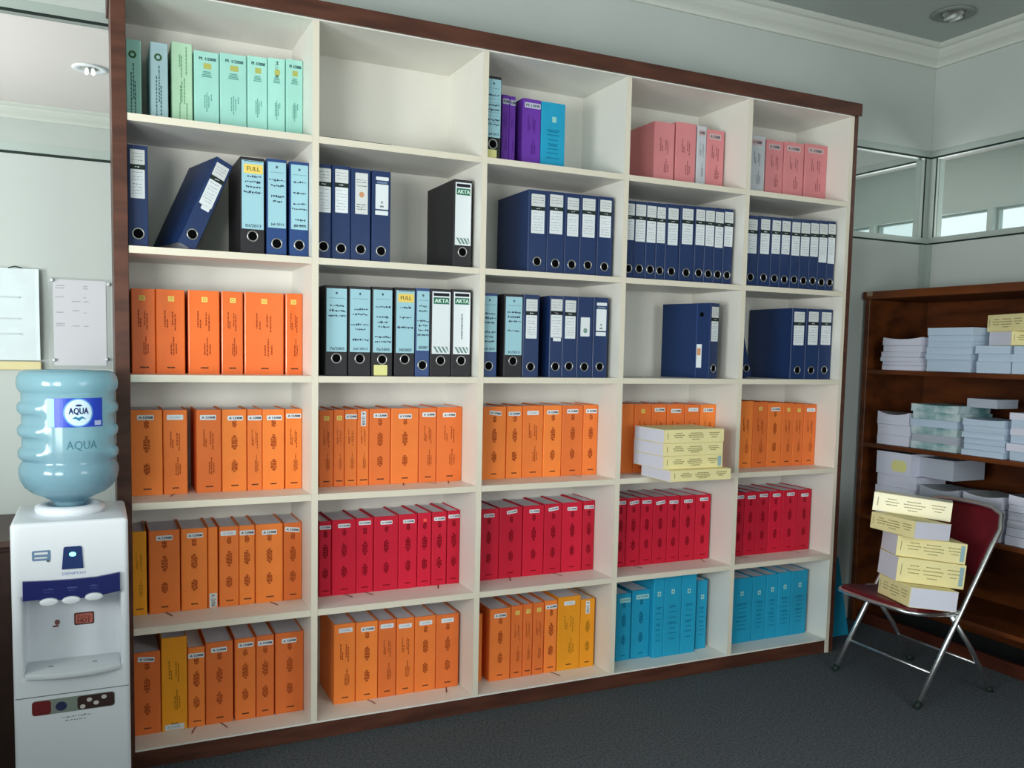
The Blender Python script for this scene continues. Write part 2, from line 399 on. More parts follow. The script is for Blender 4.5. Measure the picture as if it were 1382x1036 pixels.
# ================================================================ books on the unit
ORD = ['first', 'second', 'third', 'fourth', 'fifth', 'sixth', 'seventh', 'eighth', 'ninth', 'tenth']
ROWN = ['top', 'second', 'third', 'fourth', 'fifth', 'bottom']
BAYN = ['leftmost bay', 'second bay', 'middle bay', 'fourth bay', 'rightmost bay']
def spine_print(mb, w, h, style, rr, y):
    """lines of small print along the spine, joined words of uneven length"""
    def col(x, za, zb, bw):
        z = za
        while z < zb-.002:
            l = rr.uniform(.004, .012); mb.quad(x-bw/2, z, x+bw/2, min(z+l, zb), y); z += l+rr.uniform(.0012, .003)
    if style == 'T3':
        for zc, hl, nc in ((.83, .05, 3), (.60, .11, 4), (.31, .085, 4)):
            for k in range(nc):
                u = (k-(nc-1)/2); L_ = h*hl*(1-.28*abs(u)+rr.uniform(-.1, .05)); col(w*.5+u*.0050, h*zc-L_, h*zc+L_, .0044)
    elif style == 'T2':
        for u, zc, hl in ((-.19, .66, .10), (-.11, .60, .05), (.07, .66, .08), (.16, .62, .10), (.02, .30, .07), (.10, .33, .11), (.19, .30, .06)):
            col(w*(.5+u), h*(zc-hl), h*(zc+hl), min(.0042, w*.05))
    elif style == 'H':
        for zc in (.60, .53, .46, .40, .33, .27, .20):
            n = 2 if zc in (.60, .40) else 1
            for k in range(n):
                l = w*rr.uniform(.16, .28); z = h*zc-k*.006; x = w/2-l
                while x < w/2+l: q = rr.uniform(.004, .009); mb.quad(x, z, min(x+q, w/2+l), z+.0034, y); x += q+.0016
    if style in ('T3', 'T2'):
        x = w*.5-.011
        while x < w*.5+.011: q = rr.uniform(.003, .006); mb.quad(x, h*.065, x+q, h*.065+.0045, y, 1); x += q+.0008
def build_cover(mb, w, h, d, t=.0028, c=.0035):
    out = [(c*.4, -.0006), (c*.1, c*.5), (0, c), (0, d), (t, d), (t, t+.002), (w-t, t+.002), (w-t, d), (w, d), (w, c), (w-c*.1, c*.5), (w-c*.4, -.0006)]
    out = [(0, c), (0, d), (t, d), (t, t+.001), (w-t, t+.001), (w-t, d), (w, d), (w, c), (w-c*.35, c*.3), (w-c, -.0002), (c, -.0002), (c*.35, c*.3)]
    return mb.prism(out[::-1], 0, h)
def book(k, x0, x1, y, h, zb, sticker, style, label, group, key, ribbon=0, sd=0, rot=None, dep=None):
    rr = random.Random(sd); w = x1-x0; d = dep or (BK-.002-y)
    t = thing('bound_volume', label, 'book', (x0, y, zb+.0003), group=group)
    if rot: t.rotation_euler = rot
    hard = k in ('r', 'c', 'o', 'p', 'y')
    mk('cover', build_cover(MB(), w, h, d), coverm(k, 0 if sticker == 'Y' and k == 'o' else rr.randint(0, 2)), t)
    dz = rr.uniform(.002, .005) if hard else .0008
    mk('pages', MB().box(.0031, .0045, dz, w-.0031, d-.004, h-dz), pages, t)
    yy = -.0007
    if style:
        mb = MB(); spine_print(mb, w, h, style, rr, yy); m2 = mat('dark spine print', (70, 40, 24), .6) if k in ('o', 'y', 'o3') else spineink(k)
        mk('spine_print', mb, [spineink(k), m2], t)
    cx = w*.5+rr.uniform(-.003, .003); s = sticker
    cx = min(max(cx, .027 if w > .054 else w/2), w-.027 if w > .054 else w/2)
    def lab(x0_, z0_, x1_, z1_, m, nm='spine_label', r=.003): return mk(nm, MB().rrect(x0_, z0_, x1_, z1_, -.0006, r, 0, .0004), m, t)
    if s in ('W', 'B', 'P'):
        ww = min(.026, w*.5-.0015); hh = .0085; zc = h-rr.uniform(.022, .030)
        if k == 'r': hh = .0072; zc = h-rr.uniform(.018, .028); ww = min(.023, w*.5-.001)
        l = lab(cx-ww, zc-hh, cx+ww, zc+hh, white if s != 'P' else mat('pinkish label', (244, 190, 200), .6)); mb = MB()
        if s == 'B': put_text(mb, 'A 12/008', cx-ww*.55, zc-hh*.35, cx+ww*.6, zc+hh*.35, -.0012)
        else: put_text(mb, 'A 12/008', cx-ww*.8, zc-hh*.45, cx+ww*.85, zc+hh*.45, -.0012, bold=.0012)
        mk('label_lettering', mb, inkb if s == 'B' else (ink if k != 'r' else mat('dim ink', (96, 84, 110), .6)), l)
        if s == 'W' and rr.random() < .12: a_ = rr.choice((-.12, .12)); l.rotation_euler.y = a_; l.location = (cx-(cx*math.cos(a_)+zc*math.sin(a_)), 0, zc-(-cx*math.sin(a_)+zc*math.cos(a_)))
    elif s == 'Y':
        zc = h-.030; ww = .0095; l = lab(cx-ww, zc-.0085, cx+ww, zc+.0085, yel, r=.001); mb = MB(); mb.ring(cx, zc, .0045, .0007, -.0013, 12, 4); mk('label_mark', mb, mat('sticker mark', (190, 130, 50), .6), l)
    elif s == 'V':
        ww = .0095; l = lab(cx-ww, h-.062, cx+ww, h-.008, white); mb = MB(); put_text(mb, 'A 12/008', cx-ww*.6, h-.058, cx+ww*.6, h-.012, -.0012, vert=True, bold=.0008); mk('label_lettering', mb, ink, l)
    elif s == 'v':
        ww = .0125; l = lab(cx-ww, .002, cx+ww, .052, white2); mb = MB(); put_text(mb, 'A 12/008', cx-ww*.5, .006, cx+ww*.5, .048, -.0012, vert=True, bold=.001); mk('label_lettering', mb, ink, l)
    elif s == 'L':
        l = lab(w*.12, .002, w*.88, .022, white2); mb = MB(); put_text(mb, 'A 12/008', w*.22, .008, w*.7, .017, -.0012); mk('label_lettering', mb, inkb, l)
    elif s == 'R':
        lab(cx-.006, h-.034, cx+.006, h-.022, mat('small red sticker', (255, 92, 84), .5), r=.001)
    elif s == 'S':
        zc = h*.76+rr.uniform(-.006, .006); l = lab(cx-.0085, zc-.010, cx+.0085, zc+.010, mat('pale cyan tag', (160, 214, 216), .6), r=.001); mb = MB(); mb.quad(cx-.004, zc-.005, cx+.004, zc+.004, -.0013); mk('label_mark', mb, mat('cyan print', (60, 150, 160), .6), l)
    elif s == 'S2':
        zc = h-.030; l = lab(w*.2, zc-.010, w*.92, zc+.010, mat('pale cyan tag', (160, 214, 216), .6)); mb = MB(); put_text(mb, 'A 12/008', w*.28, zc-.003, w*.85, zc+.004, -.0012, bold=.001); mk('label_lettering', mb, mat('cyan print', (60, 150, 160), .6), l)
    elif s in ('M', 'M2'):
        mb = MB()
        if s == 'M': put_text(mb, 'M. 1/2008', w*.2, h-.028, w*.86, h-.018, -.0008, bold=.0012)
        else: put_text(mb, 'M.1/008', w*.5-.005, h-.062, w*.5+.005, h-.010, -.0008, vert=True, bold=.001)
        mk('spine_lettering', mb, mat('dark teal ink', (44, 84, 92), .6), t)
        l = lab(w*.38, h-.055, w*.68, h-.037, mat('gold emblem', (176, 178, 96), .5), 'emblem', .002)
        mb = MB()
        for q in range(4): a = w*(.14+.02*q); mb.quad(w*.5-a, h-.066-.0052*q, w*.5+a, h-.063-.0052*q, -.0008)
        for xx, a, b in ((.42, .30, .46), (.50, .26, .48), (.58, .31, .45), (.68, .40, .46)):
            z = h*a
            while z < h*b: q = rr.uniform(.003, .008); mb.quad(w*xx-.0015, z, w*xx+.0015, z+q, -.0008); z += q+.0014
        mb.quad(w*.36, h*.02, w*.66, h*.033, -.0008)
        mk('spine_print', mb, spineink(k), t)
    elif s == 'E':
        mb = MB().ring(w*.45, h-.046, .009, .003, -.0006, 14, 4)
        mk('emblem', mb, mat('dim emblem', (70, 110, 70), .6), t); mb = MB()
        for xx, a, b in ((.35, .12, .6), (.5, .3, .7), (.6, .08, .5)):
            z = h*a
            while z < h*b: q = rr.uniform(.004, .012); mb.quad(w*xx-.0018, z, w*xx+.0018, z+q, -.0008); z += q+.003
        mk('spine_print', mb, mat('dim teal ink', (60, 110, 112), .6), t)
    elif s == 'G':
        mb = MB()
        for xx, a, b in ((.38, .72, .86), (.46, .6, .84), (.70, .64, .96), (.38, .05, .3), (.48, .32, .52), (.6, .3, .56), (.72, .12, .30), (.42, .3, .5)):
            z = h*a
            while z < h*b: q = rr.uniform(.004, .012); mb.quad(w*xx-.0018, z, w*xx+.0018, z+q, -.0008); z += q+.002
        mk('spine_print', mb, spineink(k), t)
    elif s == 'Q':   # pink-shelf volumes: dark lettering at the head
        mb = MB(); put_text(mb, 'A 1/2008', w*.18, h-.034, w*.72, h-.022, -.0014, bold=.0015)
        l = lab(w*.12, h-.040, w*.8, h-.016, mat('faded label', (206, 176, 178), .6)); mk('label_lettering', mb, mat('slate ink', (64, 84, 98), .6), l)
    elif s == 'U':   # purple
        l = lab(w*.1, h-.034, w*.96, h-.014, mat('lilac label', (190, 196, 214), .6)); mb = MB(); put_text(mb, 'M.1/008', w*.18, h-.029, w*.9, h-.019, -.0012, bold=.0008); mk('label_lettering', mb, ink, l)
    elif s == 'C':
        mb = MB().rrect(w*.44, h*.72, w*.62, h*.80, -.0006, .001, 0, .0003); mk('emblem', mb, mat('pale emblem', (150, 206, 200), .6), t)
    if ribbon:
        dx = ribbon*.02; mb = MB(); x = w*.5
        P = [(x, .01, .0008), (x+dx*.2, -.004, .0012), (x+dx*.7, -.03, .002), (x+dx, -.05, .0008)]
        for i in range(3):
            a, b = P[i], P[i+1]; q = len(mb.v); mb.v += [(a[0]-.0022, a[1], a[2]), (a[0]+.0022, a[1], a[2]), (b[0]+.0022, b[1], b[2]), (b[0]-.0022, b[1], b[2])]; mb.f.append((q, q+1, q+2, q+3)); mb.m.append(0)
        tag(mk('ribbon_marker', mb, mat('brown ribbon', (120, 48, 40), .7), t), 'brown ribbon marker')
    return t

BOOKS = {
'11': (2.0824, [['m', -0.5751, -0.5291, 0.145, 0.263],['w', -0.5026, -0.4488, 0.145, 0.266],['g', -0.4375, -0.3735, 0.145, 0.277],['m', -0.3689, -0.2895, 0.145, 0.261],['m', -0.2871, -0.201, 0.145, 0.266],['m', -0.1986, -0.1325, 0.145, 0.271],['m', -0.1305, -0.0727, 0.145, 0.275],['m', -0.0702, 0.0034, 0.145, 0.28]]),
'13': (2.0824, [['bk', 0.6346, 0.6975, 0.045, 0.304],['p', 0.7345, 0.7656, 0.12, 0.268],['p', 0.7668, 0.7925, 0.12, 0.266],['p', 0.8221, 0.902, 0.12, 0.267],['c', 0.9036, 1.0099, 0.12, 0.266]]),
'14': (2.0824, [['k', 1.4441, 1.5469, 0.14, 0.265],['k', 1.5544, 1.6579, 0.14, 0.276],['kw', 1.6645, 1.7125, 0.14, 0.274],['k', 1.7144, 1.8076, 0.14, 0.265]]),
'15': (2.0824, [['kw', 1.9434, 2.033, 0.135, 0.269],['k', 2.0393, 2.1373, 0.135, 0.26],['k', 2.1416, 2.2593, 0.135, 0.264],['k', 2.2659, 2.4328, 0.135, 0.27]]),
'21': (1.6812, [['b', -0.5781, -0.518, 0.05, 0.316],['xk', -0.2365, -0.159, 0.05, 0.317],['xb', -0.1518, -0.0859, 0.05, 0.32],['xb', -0.076, -0.0062, 0.05, 0.319]]),
'22': (1.6812, [['b', 0.009, 0.0651, 0.05, 0.325],['b', 0.0677, 0.1326, 0.05, 0.322],['b', 0.1352, 0.2041, 0.05, 0.319],['b', 0.2094, 0.2769, 0.05, 0.319],['a', 0.5176, 0.5895, 0.05, 0.32]]),
'23': (1.6812, [['b', 0.8227, 0.9022, 0.05, 0.313],['b', 0.9038, 0.9801, 0.05, 0.314],['b', 0.9817, 1.0478, 0.05, 0.314],['b', 1.0494, 1.1254, 0.05, 0.314],['b', 1.1285, 1.1987, 0.05, 0.315]]),
'24': (1.6812, [['b', 1.2524, 1.3007, 0.05, 0.311],['b', 1.3028, 1.3553, 0.05, 0.312],['b', 1.3578, 1.4058, 0.05, 0.313],['b', 1.4076, 1.4515, 0.05, 0.314],['b', 1.4533, 1.5218, 0.05, 0.316],['b', 1.5256, 1.599, 0.05, 0.317],['b', 1.6021, 1.6514, 0.05, 0.318],['b', 1.6526, 1.7013, 0.05, 0.319],['b', 1.7029, 1.749, 0.05, 0.32],['b', 1.7518, 1.8, 0.05, 0.321]]),
'25': (1.6812, [['b', 1.8678, 1.9399, 0.05, 0.305],['b', 1.9428, 2.0116, 0.05, 0.307],['b', 2.0132, 2.0636, 0.05, 0.308],['b', 2.0653, 2.1248, 0.05, 0.31],['b', 2.1265, 2.1773, 0.05, 0.311],['b', 2.1794, 2.2339, 0.05, 0.313],['b', 2.2361, 2.2867, 0.05, 0.314],['b', 2.288, 2.3402, 0.05, 0.316],['b', 2.342, 2.3874, 0.05, 0.317]]),
'31': (1.2810, [['o', -0.569, -0.4955, 0.145, 0.277],['o', -0.4937, -0.4031, 0.145, 0.278],['o', -0.3933, -0.2924, 0.145, 0.28],['o', -0.2863, -0.2156, 0.145, 0.281],['o', -0.2107, -0.0775, 0.145, 0.282],['o', -0.0711, 0.0038, 0.145, 0.284]]),
'32': (1.2810, [['xk', 0.0462, 0.1245, 0.05, 0.313],['xk', 0.129, 0.2086, 0.05, 0.314],['xk', 0.2127, 0.2892, 0.05, 0.316],['xk', 0.2975, 0.373, 0.05, 0.318],['xb', 0.3758, 0.4299, 0.05, 0.319],['a', 0.4328, 0.514, 0.05, 0.32],['a', 0.517, 0.5928, 0.05, 0.322]]),
'33': (1.2810, [['xb', 0.6337, 0.7009, 0.05, 0.314],['xk', 0.7306, 0.8071, 0.05, 0.315],['b', 0.8102, 0.8789, 0.05, 0.316],['b', 0.9259, 0.9804, 0.05, 0.317],['b', 0.9817, 1.0467, 0.05, 0.318],['b', 1.0484, 1.1196, 0.05, 0.318],['b', 1.1217, 1.1886, 0.05, 0.319]]),
'35': (1.2810, [['b', 2.1533, 2.2365, 0.05, 0.318],['b', 2.2382, 2.3166, 0.05, 0.318],['b', 2.3189, 2.3959, 0.05, 0.319]]),
'41': (0.8738, [['o', -0.5758, -0.4767, 0.15, 0.286],['o', -0.4744, -0.3983, 0.15, 0.285],['o', -0.3698, -0.2885, 0.15, 0.285],['o', -0.2858, -0.2037, 0.15, 0.285],['o', -0.2012, -0.1508, 0.15, 0.285],['o', -0.1495, -0.0738, 0.15, 0.284],['o', -0.0699, -0.0004, 0.15, 0.284]]),
'42': (0.8738, [['o', 0.049, 0.1002, 0.145, 0.28],['o', 0.1018, 0.1411, 0.145, 0.281],['o', 0.1425, 0.1881, 0.145, 0.281],['o', 0.1895, 0.2329, 0.145, 0.282],['o', 0.2343, 0.3153, 0.145, 0.283],['o', 0.3173, 0.4262, 0.145, 0.284],['o', 0.4282, 0.4979, 0.145, 0.285],['o', 0.4997, 0.6079, 0.145, 0.287]]),
'43': (0.8738, [['o', 0.6888, 0.7913, 0.145, 0.287],['o', 0.7945, 0.8633, 0.145, 0.288],['o', 0.8653, 0.9568, 0.145, 0.289],['o', 0.9588, 1.0421, 0.145, 0.29],['o', 1.0442, 1.1416, 0.145, 0.29],['o', 1.1434, 1.2236, 0.145, 0.291]]),
'44': (0.8738, [['o', 1.3243, 1.3873, 0.14, 0.294],['o', 1.3896, 1.476, 0.14, 0.293],['o', 1.4779, 1.5549, 0.14, 0.292],['o', 1.5572, 1.6491, 0.14, 0.291],['o', 1.6515, 1.7331, 0.14, 0.289],['o', 1.7352, 1.8188, 0.14, 0.288]]),
'45': (0.8738, [['o', 1.9399, 2.0186, 0.125, 0.303],['o', 2.0208, 2.1031, 0.125, 0.299],['o', 2.1053, 2.1891, 0.125, 0.295],['o', 2.1913, 2.2572, 0.125, 0.292],['o', 2.2586, 2.32, 0.125, 0.289],['o', 2.3223, 2.4007, 0.125, 0.286]]),
'51': (0.4680, [['y', -0.5762, -0.5305, 0.15, 0.285],['o', -0.5236, -0.4253, 0.15, 0.284],['o', -0.4217, -0.3364, 0.15, 0.284],['o', -0.3339, -0.3021, 0.15, 0.284],['o', -0.2972, -0.2313, 0.15, 0.283],['o', -0.2301, -0.177, 0.15, 0.283],['o', -0.1744, -0.0789, 0.15, 0.283],['o', -0.0762, 0.0022, 0.15, 0.282]]),
'52': (0.4680, [['r', 0.0515, 0.095, 0.15, 0.279],['r', 0.0978, 0.1883, 0.15, 0.281],['r', 0.1894, 0.254, 0.15, 0.282],['r', 0.2566, 0.3519, 0.15, 0.284],['r', 0.3531, 0.4271, 0.15, 0.286],['r', 0.4295, 0.4844, 0.15, 0.287],['r', 0.4868, 0.5478, 0.15, 0.288],['r', 0.5505, 0.6046, 0.15, 0.289]]),
'53': (0.4680, [['r', 0.6825, 0.7709, 0.15, 0.286],['r', 0.7728, 0.8752, 0.15, 0.288],['r', 0.8785, 0.9733, 0.15, 0.289],['r', 0.9753, 1.0563, 0.15, 0.291],['r', 1.0584, 1.1538, 0.15, 0.292],['r', 1.1571, 1.2274, 0.15, 0.294]]),
'54': (0.4680, [['r', 1.3082, 1.364, 0.14, 0.297],['r', 1.3662, 1.4358, 0.14, 0.296],['r', 1.4381, 1.501, 0.14, 0.296],['r', 1.5029, 1.577, 0.14, 0.295],['r', 1.579, 1.6424, 0.14, 0.294],['r', 1.6456, 1.727, 0.14, 0.293],['r', 1.7291, 1.8091, 0.14, 0.292]]),
'55': (0.4680, [['r', 1.9293, 1.9891, 0.125, 0.294],['r', 1.9913, 2.061, 0.125, 0.293],['r', 2.0627, 2.1331, 0.125, 0.292],['r', 2.1353, 2.2135, 0.125, 0.291],['r', 2.2158, 2.3073, 0.125, 0.29],['r', 2.3091, 2.3912, 0.125, 0.289]]),
'61': (0.0660, [['o', -0.5861, -0.4932, 0.115, 0.284],['y', -0.4907, -0.4085, 0.115, 0.324],['o', -0.4059, -0.3509, 0.115, 0.281],['o', -0.3482, -0.2571, 0.115, 0.29],['o', -0.2513, -0.1808, 0.115, 0.292],['o', -0.1783, -0.1166, 0.115, 0.294],['o', -0.1127, -0.0061, 0.115, 0.295]]),
'62': (0.0660, [['o', 0.1004, 0.1799, 0.12, 0.301],['o', 0.1824, 0.2663, 0.12, 0.299],['o', 0.2686, 0.3377, 0.12, 0.297],['o', 0.3403, 0.411, 0.12, 0.296],['o', 0.4128, 0.4974, 0.12, 0.294],['o', 0.4992, 0.5933, 0.12, 0.292]]),
'63': (0.0660, [['o', 0.6627, 0.698, 0.13, 0.273],['o', 0.7213, 0.8125, 0.11, 0.293],['o', 0.8158, 0.8673, 0.11, 0.297],['o', 0.869, 0.9113, 0.11, 0.298],['o', 0.914, 0.9637, 0.11, 0.299],['o', 0.9671, 1.0237, 0.11, 0.302],['y', 1.0275, 1.1334, 0.11, 0.309],['y', 1.1349, 1.2032, 0.11, 0.29]]),
'64': (0.0660, [['c', 1.3132, 1.387, 0.115, 0.293],['c', 1.3919, 1.4837, 0.115, 0.3],['c', 1.4845, 1.5387, 0.09, 0.365],['c', 1.5399, 1.6305, 0.09, 0.368],['c', 1.6325, 1.7109, 0.09, 0.366],['c', 1.7323, 1.7903, 0.115, 0.312]]),
'65': (0.0660, [['c', 1.9274, 2.0439, 0.11, 0.302],['c', 2.0461, 2.1264, 0.11, 0.303],['c', 2.1277, 2.1981, 0.11, 0.303],['c', 2.1995, 2.2769, 0.11, 0.307],['c', 2.2792, 2.3781, 0.11, 0.306]]),
}
STK = {'11': 'E E G M M M M2 M', '14': 'X T Q Q', '15': 'Q Q Q Q', '31': 'Y Y Y Y Y Y', '41': 'W B W W W W W', '42': 'Y Y W V W W W W', '43': 'W W B W W W',
       '44': 'N Y W W B W', '45': 'N Y W Y Y B', '51': 'N W W v B W W W', '52': 'W W W W W R W W', '53': 'W W W W W W', '54': 'W W W W W W W', '55': 'W W W W W W',
       '61': 'W L W W W W W', '62': 'B W B B B B', '63': 'N W Y Y Y W B V', '64': 'S2 S2 S S S S', '65': 'S S S S S'}
STY = {'31': '222222', '41': '3223232', '42': '22223322'.replace('0', ''), '43': '332333', '44': '022222', '45': '223222', '51': '23303333', '52': '33333333', '53': '333333',
       '54': '3333333', '55': '333333', '61': '3233333', '62': '232233', '63': '03222323', '64': '33HHHH', '65': 'HHHHH'}
RIB = {'41': {1: -1}, '42': {5: -1, 6: 1, 7: -1}, '43': {4: 1}, '51': {1: 1, 6: 1}, '52': {1: 1, 2: 1, 6: -1}, '53': {1: -1, 3: 1}, '54': {1: 1, 6: -1}, '55': {0: 1, 4: 1},
       '61': {2: -1, 3: 1}, '62': {1: 1, 5: -1}, '63': {5: 1}}
SDESC = {'W': 'white spine label', 'B': 'pale blue lettered label', 'P': 'pinkish label', 'Y': 'small yellow sticker', 'V': 'upright white label at top', 'v': 'white label at foot', 'L': 'label across its foot',
         'R': 'tiny red sticker', 'S': 'small pale square', 'S2': 'wide pale label', 'N': 'no label', 'M': 'gold emblem', 'M2': 'upright black lettering', 'E': 'small emblem', 'G': 'green print', 'Q': 'dark lettering at top', 'X': 'plain front', 'T': 'dark print', 'U': 'lilac label', 'C': 'pale square emblem'}
def where(i, n, row, bay):
    if n == 1: return 'alone'
    if i == 0: p = 'leftmost'
    elif i == n-1: p = 'rightmost'
    else: p = ORD[i]+' from left'
    return '%s on %s shelf, %s' % (p, ROWN[row], BAYN[bay])
def width_word(w): return 'thick' if w > .095 else ('thin' if w < .052 else '')
def binder_like(k): return k in ('b', 'xk', 'xb', 'bk', 'a')


# ================================================================ lever arch files
def scribble(mb, x0, x1, z, rr, hgt=.006, y=-.0016):
    x = x0
    while x < x1:
        q = rr.uniform(.0025, .007); s = rr.uniform(-.0015, .0015)
        mb.quad(x, z-hgt*rr.uniform(.1, .4), min(x+q, x1), z+hgt*rr.uniform(.0, .3), y, 0, s); x += q+rr.uniform(.0005, .003)
def binder(k, x0, x1, y, h, zb, label, group, sd, rot=None, dep=.285, var=None, nm='lever_arch_file'):
    rr = random.Random(sd); w = x1-x0; t = thing(nm, label, 'binder', (x0, y, zb+.0003), group=group)
    if rot: t.rotation_euler = rot
    m = {'b': navy, 'xb': navy2, 'xk': blackb, 'bk': blackb, 'a': blackb}[k]
    c = .0022; q = .003; d = dep
    out = [(0, c), (0, d), (q, d), (q, q+.001), (w-q, q+.001), (w-q, d), (w, d), (w, c), (w-c, 0), (c, 0)]
    mk('binder_cover', MB().prism(out[::-1], 0, h), m, t)
    mk('paper_block', MB().box(q+.002, .03, .012, w-q-.002, d-.006, h-.02), pagesf, t)
    rz = {'b': .042, 'xb': .042, 'xk': .060, 'bk': .062, 'a': .060}[k]+rr.uniform(-.002, .002); R = min(.0165, w*.36)
    rx = w*.5
    o = mk('finger_ring', MB().ring(rx, rz, R, .0022, -.0006, 24, 6), steel, t, True)
    mk('ring_hole', MB().disc(rx, rz, R-.001, R-.001, -.0005), hole, o)
    T_ = h
    def plate(nm, x0_, z0_, x1_, z1_, mm, r=.002, y_=-.0007, par=None): return mk(nm, MB().rrect(x0_, z0_, x1_, z1_, y_, r, 0, .0005), mm, par or t)
    if k == 'b' and var not in ('mid', 'three', 'emb', 'none'):
        a, b = w*.13+rr.uniform(-.002, .002), w*.88+rr.uniform(-.002, .001); o1 = rr.uniform(.011, .017)
        if w < .056: a, b = w*.05, w*.97
        p = plate('upper_label', a, T_-o1-.046, b, T_-o1, white2); mb = MB()
        for kq in range(3): scribble(mb, a+.006, b-.006, T_-o1-.012-.010*kq, rr, .004)
        mk('label_print', mb, inkg, p)
        p = plate('label_band', a-.001, T_-o1-.061, b+.001, T_-o1-.046, gasket if rr.random() < .9 else ink, .0005, -.0012); mb = MB(); scribble(mb, w*.5-.008, w*.5+.008, T_-o1-.0535, rr, .006, -.002); mk('band_lettering', mb, white2, p)
        bot = T_-o1-.147+rr.uniform(-.004, .003)
        if var == 'long': bot -= .028
        p = plate('lower_label', a+.0005, bot, b-.0005, T_-o1-.061, white); mb = MB()
        z = T_-o1-.070
        for kq in range(7):
            if kq in (1, 3): z -= .004
            scribble(mb, a+.005+.004*rr.random(), b-.005-.004*rr.random(), z, rr, .0035); z -= .0095
        mk('label_print', mb, inkg, p)
        if var == 'tab': plate('label_tab', a+.012, bot-.014, b-.004, bot+.002, white)
    elif k == 'b' and var == 'mid':
        p = plate('spine_label', w*.2, T_-.155, w*.78, T_-.08, white); mk('emblem', MB().disc(w*.5, T_-.132, .009, .010, -.0016), mat('pale green seal', (120, 156, 140), .6), p)
    elif k == 'b' and var == 'three':
        plate('top_label', w*.2, T_-.032, w*.88, T_-.020, white); p = plate('middle_label', w*.18, T_-.132, w*.87, T_-.046, white)
        mb = MB(); mb.quad(w*.26, T_-.043, w*.8, T_-.036, -.0008); mk('printed_band', mb, mat('dull blue print', (110, 130, 160), .6), t)
        mb = MB(); mb.ring(w*.52, T_-.108, .003, .0012, -.0014, 10, 4); mb.quad(w*.42, T_-.125, w*.62, T_-.119, -.0014); mk('label_print', mb, inkg, p)
        plate('bottom_label', w*.17, T_-.152, w*.86, T_-.137, white)
    elif k == 'b' and var == 'emb':
        p = plate('spine_label', w*.2, T_-.155, w*.85, T_-.014, white2); mb = MB()
        for z in (.038, .046, .058, .122, .130, .138): scribble(mb, w*.27, w*.78, T_-z, rr, .005)
        mk('label_print', mb, ink, p); mk('emblem', MB().disc(w*.53, T_-.088, .009, .010, -.0016), mat('orange seal', (206, 150, 110), .6), p)
    elif k in ('xb', 'xk', 'bk'):
        zb_ = {'xk': .084, 'xb': .094, 'bk': .084}[k]; a, b = .004, w-.003
        p = plate('spine_label', a, zb_, b, T_-.010, lblue, .001)
        mk('emblem', MB().disc(w*.5, T_-.026, .004, .0045, -.0016), mat('slate emblem', (70, 100, 116), .6), p)
        mb = MB(); mb.quad(w*.18, T_-.044, w*.86, T_-.0425, -.0014)
        if k == 'bk':
            for z in range(9): scribble(mb, w*.15, w*.9, T_-.07-z*.012, rr, .004)
        mk('label_rule', mb, mat('slate print', (96, 136, 150), .6), p)
        mb = MB(); z = T_-.060-rr.uniform(0, .02)
        for kq in range(rr.randint(3, 6)):
            s_ = rr.uniform(.1, .3); scribble(mb, w*s_, w*(1-s_*rr.uniform(.5, 1)), z, rr, .012, -.0015); z -= rr.choice((.017, .017, .036))
        put_text(mb, rr.choice(('Juli 2012', '30/2007', '01/2013', '76/2005')), w*.2, zb_+.006, w*.85, zb_+.016, -.0016, bold=.0007)
        mk('handwriting', mb, mat('pen ink', (44, 60, 84), .6), p)
        if var == 'FULL':
            pp = plate('yellow_sticker', w*.14, T_-.052, w*.93, T_-.022, yel, .001, -.0014, t); mb = MB(); put_text(mb, 'FULL', w*.26, T_-.044, w*.8, T_-.030, -.0024, bold=.0008); mk('sticker_lettering', mb, mat('olive ink', (120, 104, 50), .6), pp)
            mb = MB().quad(w*.15, T_-.0135, w*.92, T_-.0115, -.0016); mk('staple_line', mb, ink, t)
        if var == 'tag' or k == 'bk': plate('yellow_tag', w*.1, .002, w*.75, .040, yelp, .002)
    elif k == 'a':
        p = plate('spine_label', w*.07, .083, w*.94, T_-.010, white, .001)
        mk('label_top_bar', MB().quad(w*.13, T_-.026, w*.88, T_-.015, -.0015), ink, p)
        mk('label_header', MB().quad(w*.13, T_-.055, w*.88, T_-.031, -.0015), akgreen, p)
        mb = MB(); put_text(mb, 'AKTA', w*.17, T_-.050, w*.84, T_-.036, -.0022, bold=.0016); mk('label_lettering', mb, mat('pale mint print', (214, 236, 226), .6), p)
        mb = MB(); a, b, z0_, z1_ = w*.12, w*.89, .088, .110
        for i in range(4):
            xa = a+(b-a)*(.02+.25*i); q_ = len(mb.v); mb.v += [(xa, -.0015, z1_), (min(xa+.008, b), -.0015, z1_), (min(xa+.022, b), -.0015, z0_), (min(xa+.014, b), -.0015, z0_)]; mb.f.append((q_, q_+1, q_+2, q_+3)); mb.m.append(0)
        mk('label_stripes', mb, mat('green grey stripes', (110, 140, 132), .6), p)
        if var == 'lined': mb = MB(); [mb.quad(w*.48, .14+.0085*z, w*.55, .146+.0085*z+.001*(z % 3), -.0016) for z in range(11)]; mk('label_print', mb, inkg, p)
    return t

